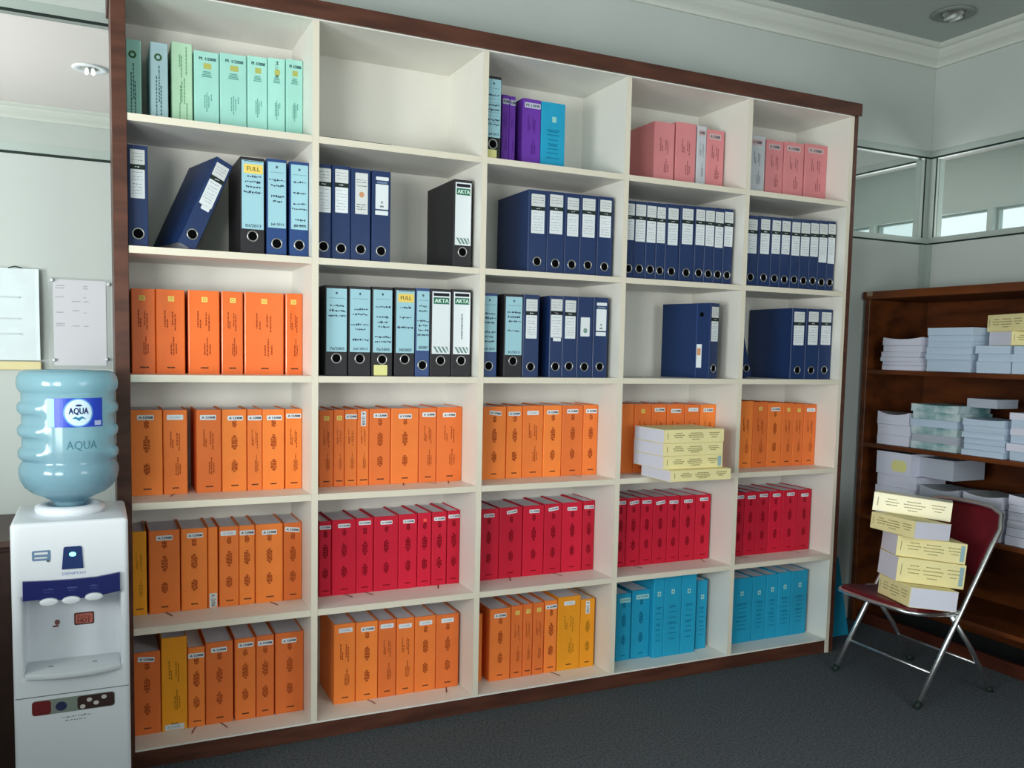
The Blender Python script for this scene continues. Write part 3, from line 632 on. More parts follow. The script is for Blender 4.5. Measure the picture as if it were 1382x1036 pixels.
BDESC = {'b': 'navy lever arch file with white labels', 'xk': 'black file with handwritten light blue label', 'xb': 'blue file with handwritten light blue label', 'bk': 'black file with light blue label and yellow tag', 'a': 'black file with white and green AKTA label'}
BVAR = {('22', 2): 'emb', ('22', 3): 'three', ('33', 5): 'mid', ('33', 6): 'three', ('21', 1): 'FULL', ('32', 3): 'FULL', ('32', 2): 'tag', ('32', 6): 'lined', ('25', 7): 'long', ('25', 8): 'long', ('33', 3): 'tab'}
VD = {'emb': 'navy file with orange seal label', 'three': 'navy file with three-part white label', 'mid': 'navy file with one small sealed label', 'FULL': 'black file with yellow FULL sticker', 'tag': 'black file with light blue label and yellow tag', 'lined': 'black AKTA file with lettered label', 'long': 'navy file with long white label', 'tab': 'navy file with tabbed white label'}
for key, (zb, lst) in BOOKS.items():
    row = int(key[0])-1; bay = int(key[1])-1; n = len(lst)
    st = STK.get(key, '').split(); sy = STY.get(key, '')
    for i, (k, x0, x1, y, h) in enumerate(lst):
        a, b = BAY[bay]; x0 = max(x0, a+.0006); x1 = min(x1, b-.0006); sd = row*1000+bay*100+i
        if i+1 < n: x1 = min(x1, lst[i+1][1]-.0005)
        wh = where(i, n, row, bay)
        if key == '35': wh = where(i+1, n+1, row, bay)
        if key == '21' and i: wh = where(i+1, n+1, row, bay)
        if key == '22' and i == n-1: wh = 'standing apart on second shelf, second bay'
        if binder_like(k):
            v = BVAR.get((key, i)); d = VD.get(v) or BDESC[k]
            if row == 0: lb = 'black file with light blue label beside purple books on top shelf'
            else: lb = '%s, %s' % (d, wh.replace(' shelf,', ' shelf,'))
            while len(lb.split()) > 16: lb = lb.replace(' light blue', ' blue', 1) if ' light blue' in lb else lb.replace(' from left', '')
            g = 'lever arch files on the %s shelf' % ROWN[row]
            if n == 1: pass
            o = binder(k, x0, x1, y, min(h, .322), zb, lb, g, sd, var=v)
        else:
            s = st[i] if st else {'p': ('U', 'U', 'U'), 'c': ('C',)*5}[k][0]
            if key == '13' and i == 1: s = 'U'
            stl = {'0': None, '2': 'T2', '3': 'T3', 'H': 'H'}[sy[i]] if sy else ('T2' if k in ('k', 'p', 'kw') else ('H' if k == 'c' else None))
            ww = width_word(x1-x0); d = '%s %s bound volume' % (ww, COVN[k]) if ww else '%s bound volume' % COVN[k]
            lb = '%s with %s, %s' % (d, SDESC.get(s, 'print'), wh)
            lb = lb.replace('bound volume with', 'volume with') if len(lb.split()) > 16 else lb
            while len(lb.split()) > 16: lb = lb.replace(' bound volume', ' volume', 1) if ' bound volume' in lb else (lb.replace('with upright white label at top', 'with upright white label') if 'label at top' in lb else lb.replace(' from left', ''))
            kk = 'o3' if key == '31' else k
            rib = RIB.get(key, {}).get(i, 0)
            book(kk, x0, x1, y, h, zb, s, stl, lb, '%s volumes on the %s shelf' % (COVN[k], ROWN[row]), key, rib, sd)
# the leaning file, second shelf, leftmost bay (stands turned 25 degrees)
binder('b', -.430, -.430+.060, .045, .314, 1.6812+.0265, 'navy file leaning to the right in the middle of second shelf, leftmost bay', 'lever arch files on the second shelf', 77, rot=(0, math.radians(24), math.radians(14)), var='tab', dep=.262)
# file turned sideways, third shelf, fourth bay
o = binder('b', 0, .062, 0, .32, 1.281, 'navy file turned to show its cover, alone on third shelf, fourth bay', 'lever arch files on the third shelf', 78, dep=.255)
o.location = (1.684, .030, 1.2813); o.rotation_euler.z = math.radians(17)
mk('cover_hinge', MB().box(-.0006, .068, .002, -.0001, .071, .317), mat('hinge crease', (60, 84, 140), .5), o)
mb = MB(); n_ = 20; mb.v = [(-.001, .045+.010*math.cos(2*math.pi*i/n_), .272+.010*math.sin(2*math.pi*i/n_)) for i in range(n_)]; mb.f = [tuple(range(n_))]; mb.m = [0]; mk('cover_eyelet', mb, hole, o)
mk('cover_label', MB().box(-.0012, .040, .045, -.0002, .066, .145), white, o)
mk('label_seal', MB().box(-.0018, .044, .098, -.0013, .062, .128), mat('orange seal', (206, 150, 110), .6), o)
# narrow leaning file half hidden by divider, third shelf, rightmost bay
o = binder('b', 0, .043, 0, .312, 1.281, 'thin navy file slumped leftwards behind the divider, third shelf, rightmost bay', 'lever arch files on the third shelf', 79, var='none', dep=.24)
o.location = (1.936, .10, 1.2815); o.rotation_euler.y = math.radians(-16)
# thin black folder on the empty shelf
t = thing('document_folder', 'thin black folder lying on empty top shelf of second bay', 'folder', (.014, .002, 2.0826))
mk('folder_cover', MB().cbox(0, 0, 0, .250, .30, .0016, .0004), blackb, t); mk('folder_sheet', MB().box(.004, .004, .0017, .246, .296, .0028), blackb, t)

# ================================================================ yellow volumes
yc = mat('pale yellow cover', (240, 228, 170), .55, .25, var=.05, scale=10); yi = mat('olive print', (150, 142, 92), .6); yc2 = mat('cream cover', (248, 240, 204), .3, .5)
def flat_volume(label, group, loc, rz, th, ln=.30, dp=.21, cov=None, tagc=False, tilt=(0, 0), sd=0, tail=True):
    """book lying flat, spine towards local -y, head towards -x"""
    cov = cov or yc; rr = random.Random(sd)
    t = thing('bound_volume', label, 'book', loc, (tilt[0], tilt[1], rz), group); q = .0022
    out = [(0, q), (0, dp), (.0012, dp), (.0012, .003), (th-.0012, .003), (th-.0012, dp), (th, dp), (th, q), (th-q, 0), (q, 0)]
    mb = MB(); b = 0; n = len(out)
    for x in (0, ln):
        for c, yv in out: mb.v.append((x, yv, c))
    mb.f.append(tuple(range(n))); mb.f.append(tuple(range(2*n-1, n-1, -1))); mb.m += [0, 0]
    for i in range(n): j = (i+1) % n; mb.f.append((i, j, n+j, n+i)); mb.m.append(0)
    mk('cover', mb, cov, t)
    mk('pages', MB().box(.001, .004, .0014, ln-.001, dp-.002, th-.0014), pagesf, t)
    mb = MB(); y = -.0006
    for c, l, ls in ((.24, .05, (.6, 1, .8)), (.52, .075, (.7, 1, .9, .5)), (.83, .05, (1, .9, .5))):
        for i, f in enumerate(ls):
            z = th*(.72-.15*i); x = ln*c-l*f*.5
            while x < ln*c+l*f*.5: s = rr.uniform(.004, .009); mb.quad(x, z-.0018, x+s, z+.0018, y); x += s+.0015
    mb.quad(ln*.055, th*.3, ln*.065, th*.75, y)
    mk('spine_print', mb, yi, t)
    if tagc: mk('blue_tag', MB().rrect(ln*.915, th*.12, ln*.975, th*.9, -.0004, .001, 0, .0004), mat('grey blue tag', (150, 180, 186), .6), t)
    return t
zz = .8743
for i, (x, y, th, rz, nm) in enumerate(((1.378, -.150, .046, -.5, 'lowest of four on fourth shelf edge, sticking out furthest'), (1.363, -.118, .053, .5, 'second from bottom, blue tag, stack on fourth shelf edge'), (1.362, -.116, .051, 0, 'third from bottom of stack on fourth shelf edge'), (1.363, -.118, .055, 0, 'topmost of stack on fourth shelf edge'))):
    flat_volume('pale yellow volume lying flat, '+nm, 'pale yellow volumes on the fourth shelf', (x, y, zz), math.radians(rz), th, .295, .215, tagc=(i == 1), sd=i); zz += th+.0004

# ================================================================ folding chair
red = mat('dark red vinyl', (100, 10, 24), .45, .4, var=.1, scale=12)
YW = -1.5
t = thing('folding_chair', 'chrome folding chair with dark red seat, holding a stack of yellow volumes', 'chair', (2.252, -.415, 0), (0, 0, math.radians(YW)))
def arc(c, r, a0, a1, n, f): return [f(c[0]+r*math.cos(math.radians(a0+(a1-a0)*i/n)), c[1]+r*math.sin(math.radians(a0+(a1-a0)*i/n))) for i in range(n+1)]
# local frame: x backwards, y to the chair's right as seen from behind, z up
hw = .220; sl = .417/.694
def up(s, z): return (z*sl, s, z)
P = [up(-hw, 0.018), up(-hw, .35), up(-hw, .62)]
zt = .76; P += [(.62*sl+.055, -hw+.004, .69), (.465, -hw+.03, .745), (.473, -hw+.08, .768), (.474, -.06, .775), (.474, .06, .775), (.473, hw-.08, .768), (.465, hw-.03, .745), (.62*sl+.055, hw-.004, .69)]
P += [up(hw, .62), up(hw, .35), up(hw, .018)]
mk('back_frame', MB().tube(P, .0105, 12), chrome, t, True)
for s in (-1, 1):
    mk('rear_leg', MB().tube([(.445-.01, s*.205, .018), (.32, s*.205, .19), (.185, s*.205, .352)], .0100, 12), chrome, t, True)
    mk('hinge_plate', MB().tube([(.16, s*.214, .372), (.22, s*.214, .368), (.262, s*.214, .425)], .008, 8), steel, t, True)
mk('front_crossbar', MB().tube([up(-hw+.008, .131), up(hw-.008, .131)], .0055, 8), chrome, t, True)
mk('rear_crossbar', MB().tube([(.355, -.198, .131), (.355, .198, .131)], .0055, 8), chrome, t, True)
for s in (-1, 1):
    mk('foot_cap', MB().tube([up(s*hw, .0), up(s*hw, .024)], .013, 10), gasket, t, True)
    mk('foot_cap', MB().tube([(.445, s*.205, .0), (.431, s*.205, .024)], .0125, 10), gasket, t, True)
def seat_outline(g):
    return [(-.040-g, -.12), (-.028-g, -.17-g), (.0, -.198-g), (.05, -.205-g), (.20, -.200-g), (.255+g, -.18-g), (.26+g, 0), (.255+g, .18+g), (.20, .200+g), (.05, .205+g), (.0, .198+g), (-.028-g, .17+g), (-.040-g, .12), (-.047-g, 0)]
n = len(seat_outline(0)); mb = MB()
for zz_, g in ((.378, -.004), (.386, .002), (.396, 0), (.4004, -.012)):
    for a, b in seat_outline(g): mb.v.append((a, b, zz_-.114*a))
for k in range(3):
    for i in range(n): j = (i+1) % n; mb.f.append((k*n+i, k*n+j, (k+1)*n+j, (k+1)*n+i)); mb.m.append(0)
mb.f.append(tuple(range(n-1, -1, -1))); mb.m.append(0); mb.f.append(tuple(range(3*n, 4*n))); mb.m.append(0)
mk('seat', mb, red, t)
mk('seat_frame', MB().tube([(a, b, .378-.114*a) for a, b in seat_outline(.006)], .009, 8, True), chrome, t, True)
mb = MB(); NN = 12   # curved backrest between the uprights
for k, zz_ in enumerate((.50, .56, .64, .70, .745, .770)):
    q = hw-.012 if zz_ < .72 else (hw-.03 if zz_ < .76 else hw-.075)
    for i in range(NN+1):
        y = -q+2*q*i/NN; xx = min(zz_*sl, .43)+.02+.022*(1-(y/hw)**2)+(.012 if zz_ > .72 else 0)
        mb.v.append((xx, y, zz_))
for k in range(5):
    for i in range(NN): a = k*(NN+1)+i; mb.f.append((a, a+1, a+NN+2, a+NN+1)); mb.m.append(0)
o = mk('backrest', mb, red, t, True); sm = o.modifiers.new('thick', 'SOLIDIFY'); sm.thickness = .012; sm.offset = 1

# yellow volumes on the chair
TILT = Matrix.Translation((2.2, -.5, .4068)) @ Matrix.Rotation(math.radians(6.5), 4, 'Y')
def fv(label, x, y, z, rz, th, **k):
    o = flat_volume(label, 'yellow volumes piled on the folding chair', (0, 0, 0), 0, th, **k)
    o.matrix_world = TILT @ Matrix.Translation((x, y, z)) @ Matrix.Rotation(math.radians(rz), 4, 'Z'); return o
fv('yellow volume turned with white page end forward, lowest in chair pile', .0926, .1232, .0015, -111.7, .080, ln=.25, dp=.20, sd=41)
fv('yellow volume with blue tag, second from bottom of chair pile', .0164, -.0207, .0835, -28, .099, ln=.27, dp=.20, tagc=True, sd=42)
fv('yellow volume with blue tag, middle of chair pile', .0731-.05, .0511-.05, .184, -32, .083, ln=.27, dp=.20, tagc=True, sd=43)
fv('yellow volume turned spine left, second from top of chair pile', .045, .166, .2685, -97, .069, ln=.245, dp=.185, sd=44)
fv('cream volume, topmost of chair pile', .083, .200, .339, -52, .080, ln=.302, dp=.20, cov=yc2, sd=45)


# ================================================================ brown bookcase at the right wall
X2 = 2.92; Y2 = .352; YE = -1.95
t = thing('bookcase', 'varnished brown wooden bookcase with open shelves against the right wall', 'bookcase', (0, 0, 0)); B2 = t
mk('top_panel', MB().cbox(X2-.012, YE-.01, 1.683, XC-.012, Y2+.008, 1.722, .003), teak, t)
mk('side_panel', MB().cbox(X2, Y2-.030, 0, XC-.014, Y2, 1.682, .002), teak, t)
mk('side_panel', MB().cbox(X2, YE, 0, XC-.014, YE+.03, 1.682, .002), teak, t)
mk('back_panel', MB().box(XC-.026, YE+.031, .0, XC-.014, Y2-.031, 1.682), teak, t)
mk('side_panel', MB().cbox(X2+.004, -.80, .06, XC-.027, -.776, 1.682, .002), teak, t)
SH2 = (1.325, .948, .575, .19)
for z in SH2:
    for a, b in ((-.775, Y2-.031), (YE+.031, -.801)): mk('shelf', MB().cbox(X2+.002, a, z-.022, XC-.027, b, z, .002), teak, t)
mk('plinth', MB().box(X2+.02, YE+.031, 0, X2+.04, Y2-.031, .06), teakd, t)
mk('cloth_tape', MB().box(X2-.0135, Y2-.055, 1.698, X2-.0122, Y2-.020, 1.7215), mat('worn tape', (160, 140, 116), .8), t)

pap = [mat('white booklet paper', (214, 216, 232), .8, .1, var=.08, scale=500, stretch=(.01, .01, 1)), mat('bluish booklet paper', (188, 206, 226), .8, .1, var=.1, scale=400, stretch=(.01, .01, 1)),
       mat('marbled green paper', (206, 218, 222), .7, .1, rgb2=(96, 146, 150), scale=9), mat('grey paper', (176, 182, 196), .8, .1, var=.1, scale=400, stretch=(.01, .01, 1))]
def booklet(label, group, x, y0, y1, z, th, dep, m, rr, warp=.0, cov=None):
    """flat booklet with its long edge along y; slightly warped leaves"""
    t = thing('booklet', label, 'booklet', (x, y0, z), (0, 0, rr.uniform(-.03, .03)), group); L_ = y1-y0; N = 6; mb = MB(); k = rr.uniform(.002, .006) if warp else 0
    j = [rr.uniform(-.002, .002) for _ in range(3)]
    for lv in range(3):
        zt_ = th*lv/2
        for i in range(N+1):
            f = i/N; lift = warp*(abs(2*f-1)**2)*(lv/2)
            mb.v += [(j[lv], L_*f, zt_+lift), (dep+j[lv], L_*f, zt_+lift*.3)]
    R = 2*(N+1)
    for lv in range(2):
        for i in range(N):
            a = lv*R+2*i
            mb.f.append((a, a+2, a+2+R, a+R)); mb.m.append(0); mb.f.append((a+1, a+1+R, a+3+R, a+3)); mb.m.append(0)
        a = lv*R; mb.f.append((a, a+R, a+R+1, a+1)); mb.m.append(0); a = lv*R+2*N; mb.f.append((a, a+1, a+R+1, a+R)); mb.m.append(0)
    for i in range(N): a = 2*R+2*i; mb.f.append((a, a+2, a+3, a+1)); mb.m.append(1 if cov else 0); a = 2*i; mb.f.append((a, a+1, a+3, a+2)); mb.m.append(0)
    mk('pages', mb, [m, cov or m], t)
    mk('cover_sheet', MB().box(.001, .002, -.0011, dep-.002, L_-.002, -.0001), cov or m, t)
    return t
POSN = ['bottom', 'second from bottom', 'third from bottom', 'fourth from bottom', 'fifth from bottom', 'sixth from bottom', 'seventh from bottom', 'eighth from bottom']
def pile(desc, place, y0, y1, z, ths, dep, m, sd, warp=0, top=None, cov=None):
    rr = random.Random(sd); n = len(ths)
    for i, th in enumerate(ths):
        p = 'topmost' if i == n-1 else POSN[i]
        dy = rr.uniform(-.006, .006); dx = rr.uniform(0, .012)
        c = cov[i % len(cov)] if cov else None
        booklet('%s, %s of %s' % (desc, p, place), 'booklets in the brown bookcase', X2+.012+dx, y0+dy, y1+dy, z+.0016, th, dep, m[i % len(m)] if isinstance(m, list) else m, rr, warp if i == n-1 else 0, c)
        z += th+.0016
    return z
g3 = mat('dark grey cover', (92, 94, 104), .6)
a1 = pile('thin white booklet', 'leftmost pile, upper shelf, brown bookcase', .012, .245, 1.3255, [.022, .018, .02, .024, .03, .030], .21, pap[0], 1, .010, cov=[None, g3])
a2 = pile('bluish white booklet', 'tall second pile, upper shelf, brown bookcase', -.262, -.022, 1.3255, [.055, .024, .03, .026, .028, .034], .22, pap[1], 2, 0)
a3 = pile('bluish white booklet', 'low pile under yellow volumes, upper shelf', -.452, -.285, 1.3255, [.05, .034, .034], .22, pap[1], 3)
a4 = pile('white booklet', 'upper shelf pile at right photo edge', -.640, -.462, 1.3255, [.05, .034, .033], .22, pap[1], 4)
zt2 = max(a3, a4)+.001
flat_volume('pale yellow volume with white page end leftwards, lower of two on upper shelf piles', 'yellow volumes on the brown bookcase', (X2+.012, -.455, zt2+.001), math.radians(-24), .062, .21, .175, sd=31)
flat_volume('pale yellow volume spine outward, upper of two on upper shelf piles', 'yellow volumes on the brown bookcase', (X2+.095, -.275, zt2+.0635), math.radians(-110), .076, .25, .18, sd=32)
g1 = mat('greyish cover', (150, 156, 160), .6)
pile('plain white thick booklet', 'leftmost pile, middle shelf, brown bookcase', .055, .247, .9485, [.05, .05, .048], .21, pap[0], 5, .016, cov=[g1])
pile('marbled green and white booklet', 'second pile, middle shelf, brown bookcase', -.215, .040, .9485, [.034, .036, .036, .034, .034, .032], .23, [pap[2], pap[3], pap[2], pap[1], pap[2], pap[2]], 6, .004)
pile('pale blue booklet', 'third pile, middle shelf, brown bookcase', -.448, -.242, .9485, [.026, .024, .027, .024, .028, .026], .22, pap[1], 7, .005)
pile('pale blue white booklet', 'middle shelf pile at right photo edge', -.66, -.468, .9485, [.04, .032, .034, .03, .034, .03], .22, [pap[1], pap[0]], 8)
b = booklet('white booklet sticking out towards right, topmost of marbled pile, middle shelf', 'booklets in the brown bookcase', X2+.10, -.345, -.19, .9485+.2165, .040, .14, pap[3], random.Random(3))
pile('white booklet', 'leftmost pile, lower shelf, brown bookcase', .0, .235, .5755, [.05, .05, .06, .06], .21, pap[0], 9, 0)
yp = thing('bound_volume', 'thick white volume with yellow patch, top of leftmost pile, lower shelf', 'book', (X2+.010, -.165, .5755+.2275), (0, 0, 0))
mb = MB(); mb.box(0, .19, 0, .28, .40, .112); mk('pages', mb, pap[0], yp); mb = MB().box(.06, 0, .004, .28, .1895, .100); mk('pages', mb, pap[3], yp)
mb = MB(); n_ = 24
mb.rrect(.215, .018, .305, .075, 0, .022); v = mb.v; mb.v = [(-.0012, p[0]+.0, p[2]) for p in v]; mk('yellow_patch', mb, yelp, yp)
mk('cover_sheet', MB().box(.0, .19, .1122, .28, .40, .1135), g3, yp)
pile('grey white booklet', 'second pile, lower shelf, brown bookcase', -.238, -.030, .5755, [.05, .05, .04, .04], .22, [pap[1], pap[3]], 10, .016, cov=[g1])
pile('lilac white booklet', 'third pile, lower shelf, brown bookcase', -.455, -.262, .5755, [.05, .05, .04, .045], .22, pap[0], 11, .012, cov=[g1])
pile('lilac white booklet', 'lower shelf pile at right photo edge', -.66, -.480, .5755, [.04, .036, .032, .034, .03, .036], .22, pap[0], 12, .006, cov=[g3])

# blue wedge-shaped file standing beside the unit
t = thing('document_file', 'cyan wedge-shaped document file standing on floor beside cream shelf unit', 'file', (0, 0, 0))
cy_ = coverm('c', 0)
mb = MB(); pr = [(2.605, 0.001), (2.715, 0.001), (2.622, .40), (2.606, .41)]
mb.prism(pr, .160, .1625, 0, 'y'); mk('front_board', mb, cy_, t)
mb = MB().prism([(2.6055, .001), (2.607, .001), (2.607, .40), (2.6055, .405)], .163, .36, 0, 'y'); mk('cover', mb, cy_, t)
mb = MB(); mb.v = [(2.7145, .1627, .001), (2.7145, .36, .001), (2.622, .36, .398), (2.622, .1627, .398), (2.7115, .1627, .001), (2.7115, .36, .001), (2.6195, .36, .398), (2.6195, .1627, .398)]; mb.f = [(0,1,2,3), (7,6,5,4), (0,4,5,1), (3,2,6,7), (0,3,7,4), (1,5,6,2)]; mb.m = [0]*6
mk('cover', mb, cy_, t)

# ================================================================ water dispenser
wp = mat('glossy white plastic', (226, 230, 236), .28, .5); wp2 = mat('white plastic panel', (216, 220, 224), .4, .4); nb = mat('navy plastic band', (20, 30, 96), .3, .5)
dx0, dx1, dy0, dy1, dzt = -.889, -.600, -.345, -.035, .893
t = thing('water_dispenser', 'white floor-standing water dispenser with navy band left of cream shelf unit', 'water dispenser', (0, 0, 0))
ax0, ax1, az0, az1 = -.862, -.622, .470, .688
def bev(o, w_=.012, s=3):
    b = o.modifiers.new('b', 'BEVEL'); b.width = w_; b.segments = s; b.limit_method = 'ANGLE'; b.angle_limit = math.radians(50)
    for p in o.data.polygons: p.use_smooth = True
    return o
mb = MB(); yb_ = dy0+.11
def fr(y0, y1, x0, x1, z0, z1): mb.box(x0, y0, z0, x1, y1, z1)
# body with an open alcove: one closed skin
X = [dx0, ax0, ax1, dx1]; Zl = [.02, az0, az1, dzt]; vid = {}
def V(x, y, z):
    k = (round(x, 4), round(y, 4), round(z, 4))
    if k not in vid: vid[k] = len(mb.v); mb.v.append(k)
    return vid[k]
for i in range(3):
    for j in range(3):
        if not (i == 1 and j == 1): mb.f.append((V(X[i], dy0, Zl[j]), V(X[i+1], dy0, Zl[j]), V(X[i+1], dy0, Zl[j+1]), V(X[i], dy0, Zl[j+1])))
        mb.f.append((V(X[i+1], dy1, Zl[j]), V(X[i], dy1, Zl[j]), V(X[i], dy1, Zl[j+1]), V(X[i+1], dy1, Zl[j+1])))
    mb.f.append((V(X[i], dy0, Zl[3]), V(X[i+1], dy0, Zl[3]), V(X[i+1], dy1, Zl[3]), V(X[i], dy1, Zl[3])))
    mb.f.append((V(X[i+1], dy0, Zl[0]), V(X[i], dy0, Zl[0]), V(X[i], dy1, Zl[0]), V(X[i+1], dy1, Zl[0])))
    mb.f.append((V(dx0, dy1, Zl[i]), V(dx0, dy0, Zl[i]), V(dx0, dy0, Zl[i+1]), V(dx0, dy1, Zl[i+1])))
    mb.f.append((V(dx1, dy0, Zl[i]), V(dx1, dy1, Zl[i]), V(dx1, dy1, Zl[i+1]), V(dx1, dy0, Zl[i+1])))
mb.f += [(V(ax0, dy0, az0), V(ax1, dy0, az0), V(ax1, yb_, az0), V(ax0, yb_, az0)), (V(ax0, yb_, az1), V(ax1, yb_, az1), V(ax1, dy0, az1), V(ax0, dy0, az1)), (V(ax0, dy0, az0), V(ax0, yb_, az0), V(ax0, yb_, az1), V(ax0, dy0, az1)),
         (V(ax1, yb_, az0), V(ax1, dy0, az0), V(ax1, dy0, az1), V(ax1, yb_, az1)), (V(ax0, yb_, az0), V(ax1, yb_, az0), V(ax1, yb_, az1), V(ax0, yb_, az1))]
mb.m = [0]*len(mb.f)
bev(mk('body', mb, wp, t), .014, 4)
mk('base', MB().cbox(dx0+.012, dy0+.015, 0, dx1-.012, dy1-.01, .0195, .003), gasket, t)
bx_, by_ = -.7475, -.19
mk('bottle_collar', MB().lathe([(.088, dzt-.001), (.092, dzt+.010), (.090, dzt+.020), (.080, dzt+.026), (.062, dzt+.024), (.058, dzt+.012)], 40, bx_, by_), wp, t, True)
# navy band, arched lower edge, and the three press taps under it
pts = [(ax0+.001, .684), (ax0+.001, .737)]+[(ax0+.24*f, .737-.004*math.sin(math.pi*f)) for f in (.25, .5, .75)]+[(ax1-.001, .742), (ax1-.001, .690)]+[(ax0+.24*f, .690-.012*math.sin(math.pi*f)) for f in (.85, .7, .5, .3, .15)]
mb = MB().prism(pts, dy0-.010, dy0+.004, 0, 'y'); bd = mk('tap_band', mb, nb, t)
mb = MB()
for cx_ in (-.80, -.742, -.688): scribble(mb, cx_-.012, cx_+.012, .712, rnd, .006, dy0-.0107); scribble(mb, cx_-.009, cx_+.009, .704, rnd, .004, dy0-.0107)
mk('band_print', mb, mat('dull silver print', (84, 96, 150), .5), bd)
for cx_, cz_ in ((-.799, .6775), (-.745, .6775), (-.689, .6815)):
    mb = MB(); pp = [(cx_+.0225*math.cos(math.radians(a)), cz_+.0105*math.sin(math.radians(a))) for a in range(0, 360, 18)]
    mb.prism(pp, dy0-.020, dy0-.006, 0, 'y'); bev(mk('press_tap', mb, wp, t), .003, 2)
    mk('tap_spout', MB().lathe([(.008, .664), (.009, .672), (.011, .682)], 14, cx_, dy0+.035), wp2, t, True)
mb = MB().prism([(-.767, .761), (-.714, .761), (-.717, .819), (-.720, .823), (-.759, .823), (-.762, .819)], dy0-.003, dy0+.002, 0, 'y'); pn = mk('indicator_panel', mb, mat('dark navy panel', (24, 48, 104), .25, .6), t)
mb = MB(); mb.disc(-.740, .802, .0085, .006, dy0-.0045, 16); mk('indicator_lamp', mb, mat('green indicator lamp', (120, 255, 220), .4, emit=(110, 255, 215, 3.0)), pn)
mb = MB(); put_text(mb, 'DENPOO', -.766, .7445, -.709, .7525, dy0-.0006, bold=.0006); mk('maker_lettering', mb, mat('pale blue lettering', (140, 156, 196), .5), t)
mb = MB().rrect(-.838, .789, -.793, .817, dy0-.0005, .004); st_ = mk('round_cornered_sticker', mb, mat('slate sticker', (104, 132, 162), .5), t)
mb = MB(); mb.quad(-.832, .806, -.80, .812, dy0-.0009); mb.quad(-.832, .795, -.802, .799, dy0-.0009); mk('sticker_print', mb, wp2, st_); mk('sticker_dot', MB().disc(-.799, .788, .005, .004, dy0-.0009, 12), mat('slate dot', (84, 108, 112), .5), st_)
ys = yb_-.0006
mb = MB().rrect(-.742, .570, -.690, .606, ys, .004); hs = mk('hot_sticker', mb, mat('brown sticker border', (84, 52, 46), .5), t)
mk('sticker_face', MB().rrect(-.738, .574, -.694, .602, ys-.0004, .003), mat('salmon sticker', (190, 106, 90), .5), hs)
mb = MB(); put_text(mb, 'Extra', -.733, .590, -.700, .599, ys-.0009); put_text(mb, 'HOT', -.733, .576, -.700, .588, ys-.0009, bold=.001); mk('sticker_lettering', mb, mat('dark brown ink', (80, 40, 34), .6), hs)
mb = MB(); mb.disc(-.785, .584, .007, .008, ys, 14); mb.disc(-.789, .573, .009, .003, ys, 12); mk('drop_symbol', mb, mat('dim red print', (130, 86, 84), .6), t)
mb = MB().prism([(ax0+.002, yb_-.001), (ax0+.002, dy0-.004)]+[(ax0+.24*f, dy0-.004-.022*math.sin(math.pi*f)) for f in (.15, .3, .5, .7, .85)]+[(ax1-.002, dy0-.004), (ax1-.002, yb_-.001)], az0-.006, az0+.008)
bev(mk('drip_tray', mb, wp2, t), .002, 2)
mb = MB()
for cx_ in (-.80, -.69): mb.box(cx_-.006, -.300, az0+.0082, cx_+.006, -.296, az0+.0088)
mk('tray_slot', mb, gasket, t)
mb = MB().box(dx0+.004, dy0-.0008, .4125, dx1-.004, dy0+.001, .4145); mk('door_seam', mb, mat('seam grey', (110, 116, 116), .6), t)  # thin grey line along the door joint
mb = MB().rrect(-.846, .360, -.640, .402, dy0-.0005, .008); ds = mk('door_sticker', mb, mat('grey green sticker', (128, 138, 130), .5), t)
mb = MB().rrect(-.846, .361, -.800, .400, dy0-.0010, .008); mk('sticker_picture', mb, mat('dark red picture', (110, 34, 34), .5), ds)
mk('sticker_picture', MB().disc(-.775, .379, .014, .013, dy0-.0010, 18), mat('dark blue picture', (44, 50, 84), .5), ds)
mb = MB().rrect(-.735, .362, -.642, .400, dy0-.0010, .008); mk('sticker_picture', mb, mat('coffee brown picture', (58, 40, 38), .5), ds)
mb = MB()
for a, b_ in ((-.722, .370), (-.705, .387), (-.688, .376), (-.668, .390)): mb.disc(a, b_, .007, .006, dy0-.0014, 12)
mk('sticker_picture', mb, mat('cup white', (206, 200, 196), .5), ds)
mb = MB(); scribble(mb, -.775, -.700, .346, rnd, .006, dy0-.0006); scribble(mb, -.765, -.715, .336, rnd, .005, dy0-.0006); mk('door_print', mb, mat('faint grey print', (120, 130, 124), .6), t)

# bottle on the dispenser
t = thing('water_bottle', 'large translucent blue water bottle upside down on the white dispenser', 'bottle', (0, 0, 0))
zb_ = dzt+.0265
prof = [(.040, dzt+.014), (.043, zb_+.004), (.050, zb_+.010), (.070, .941), (.096, .953), (.115, .970), (.126, .990), (.1295, 1.010), (.129, 1.024), (.124, 1.036), (.1195, 1.042)]
for zc in (1.066, 1.130, 1.194): prof += [(.1195, zc-.019), (.124, zc-.0155), (.1290, zc-.009), (.1300, zc), (.1290, zc+.009), (.124, zc+.0155), (.1195, zc+.019)]
prof += [(.1195, 1.236), (.124, 1.241), (.129, 1.249), (.1305, 1.262), (.129, 1.280), (.122, 1.293), (.108, 1.299), (.06, 1.301), (.02, 1.300)]
prof.sort(key=lambda p: p[1])
def rib(r, z, a):
    # smooth front panel for the paper label
    d = (math.degrees(a)-(-90+14)+540) % 360-180; k = 1/(1+math.exp(-(abs(d)-47)/3.0))
    if 1.04 < z < 1.24 and r > .11: return .1215*(1-k)+r*k
    return r
bm = seethru('blue bottle plastic', (186, 222, 230), .46, (158, 200, 214), .12)
bmn = bm.node_tree; bmn.nodes['Principled BSDF'].inputs['Specular IOR Level'].default_value = .7
wm = seethru('blue water', (150, 202, 222), .62, (110, 168, 198), .05)
mk('bottle_shell', MB().lathe(prof, 96, bx_, by_, 0, rib), bm, t, True)
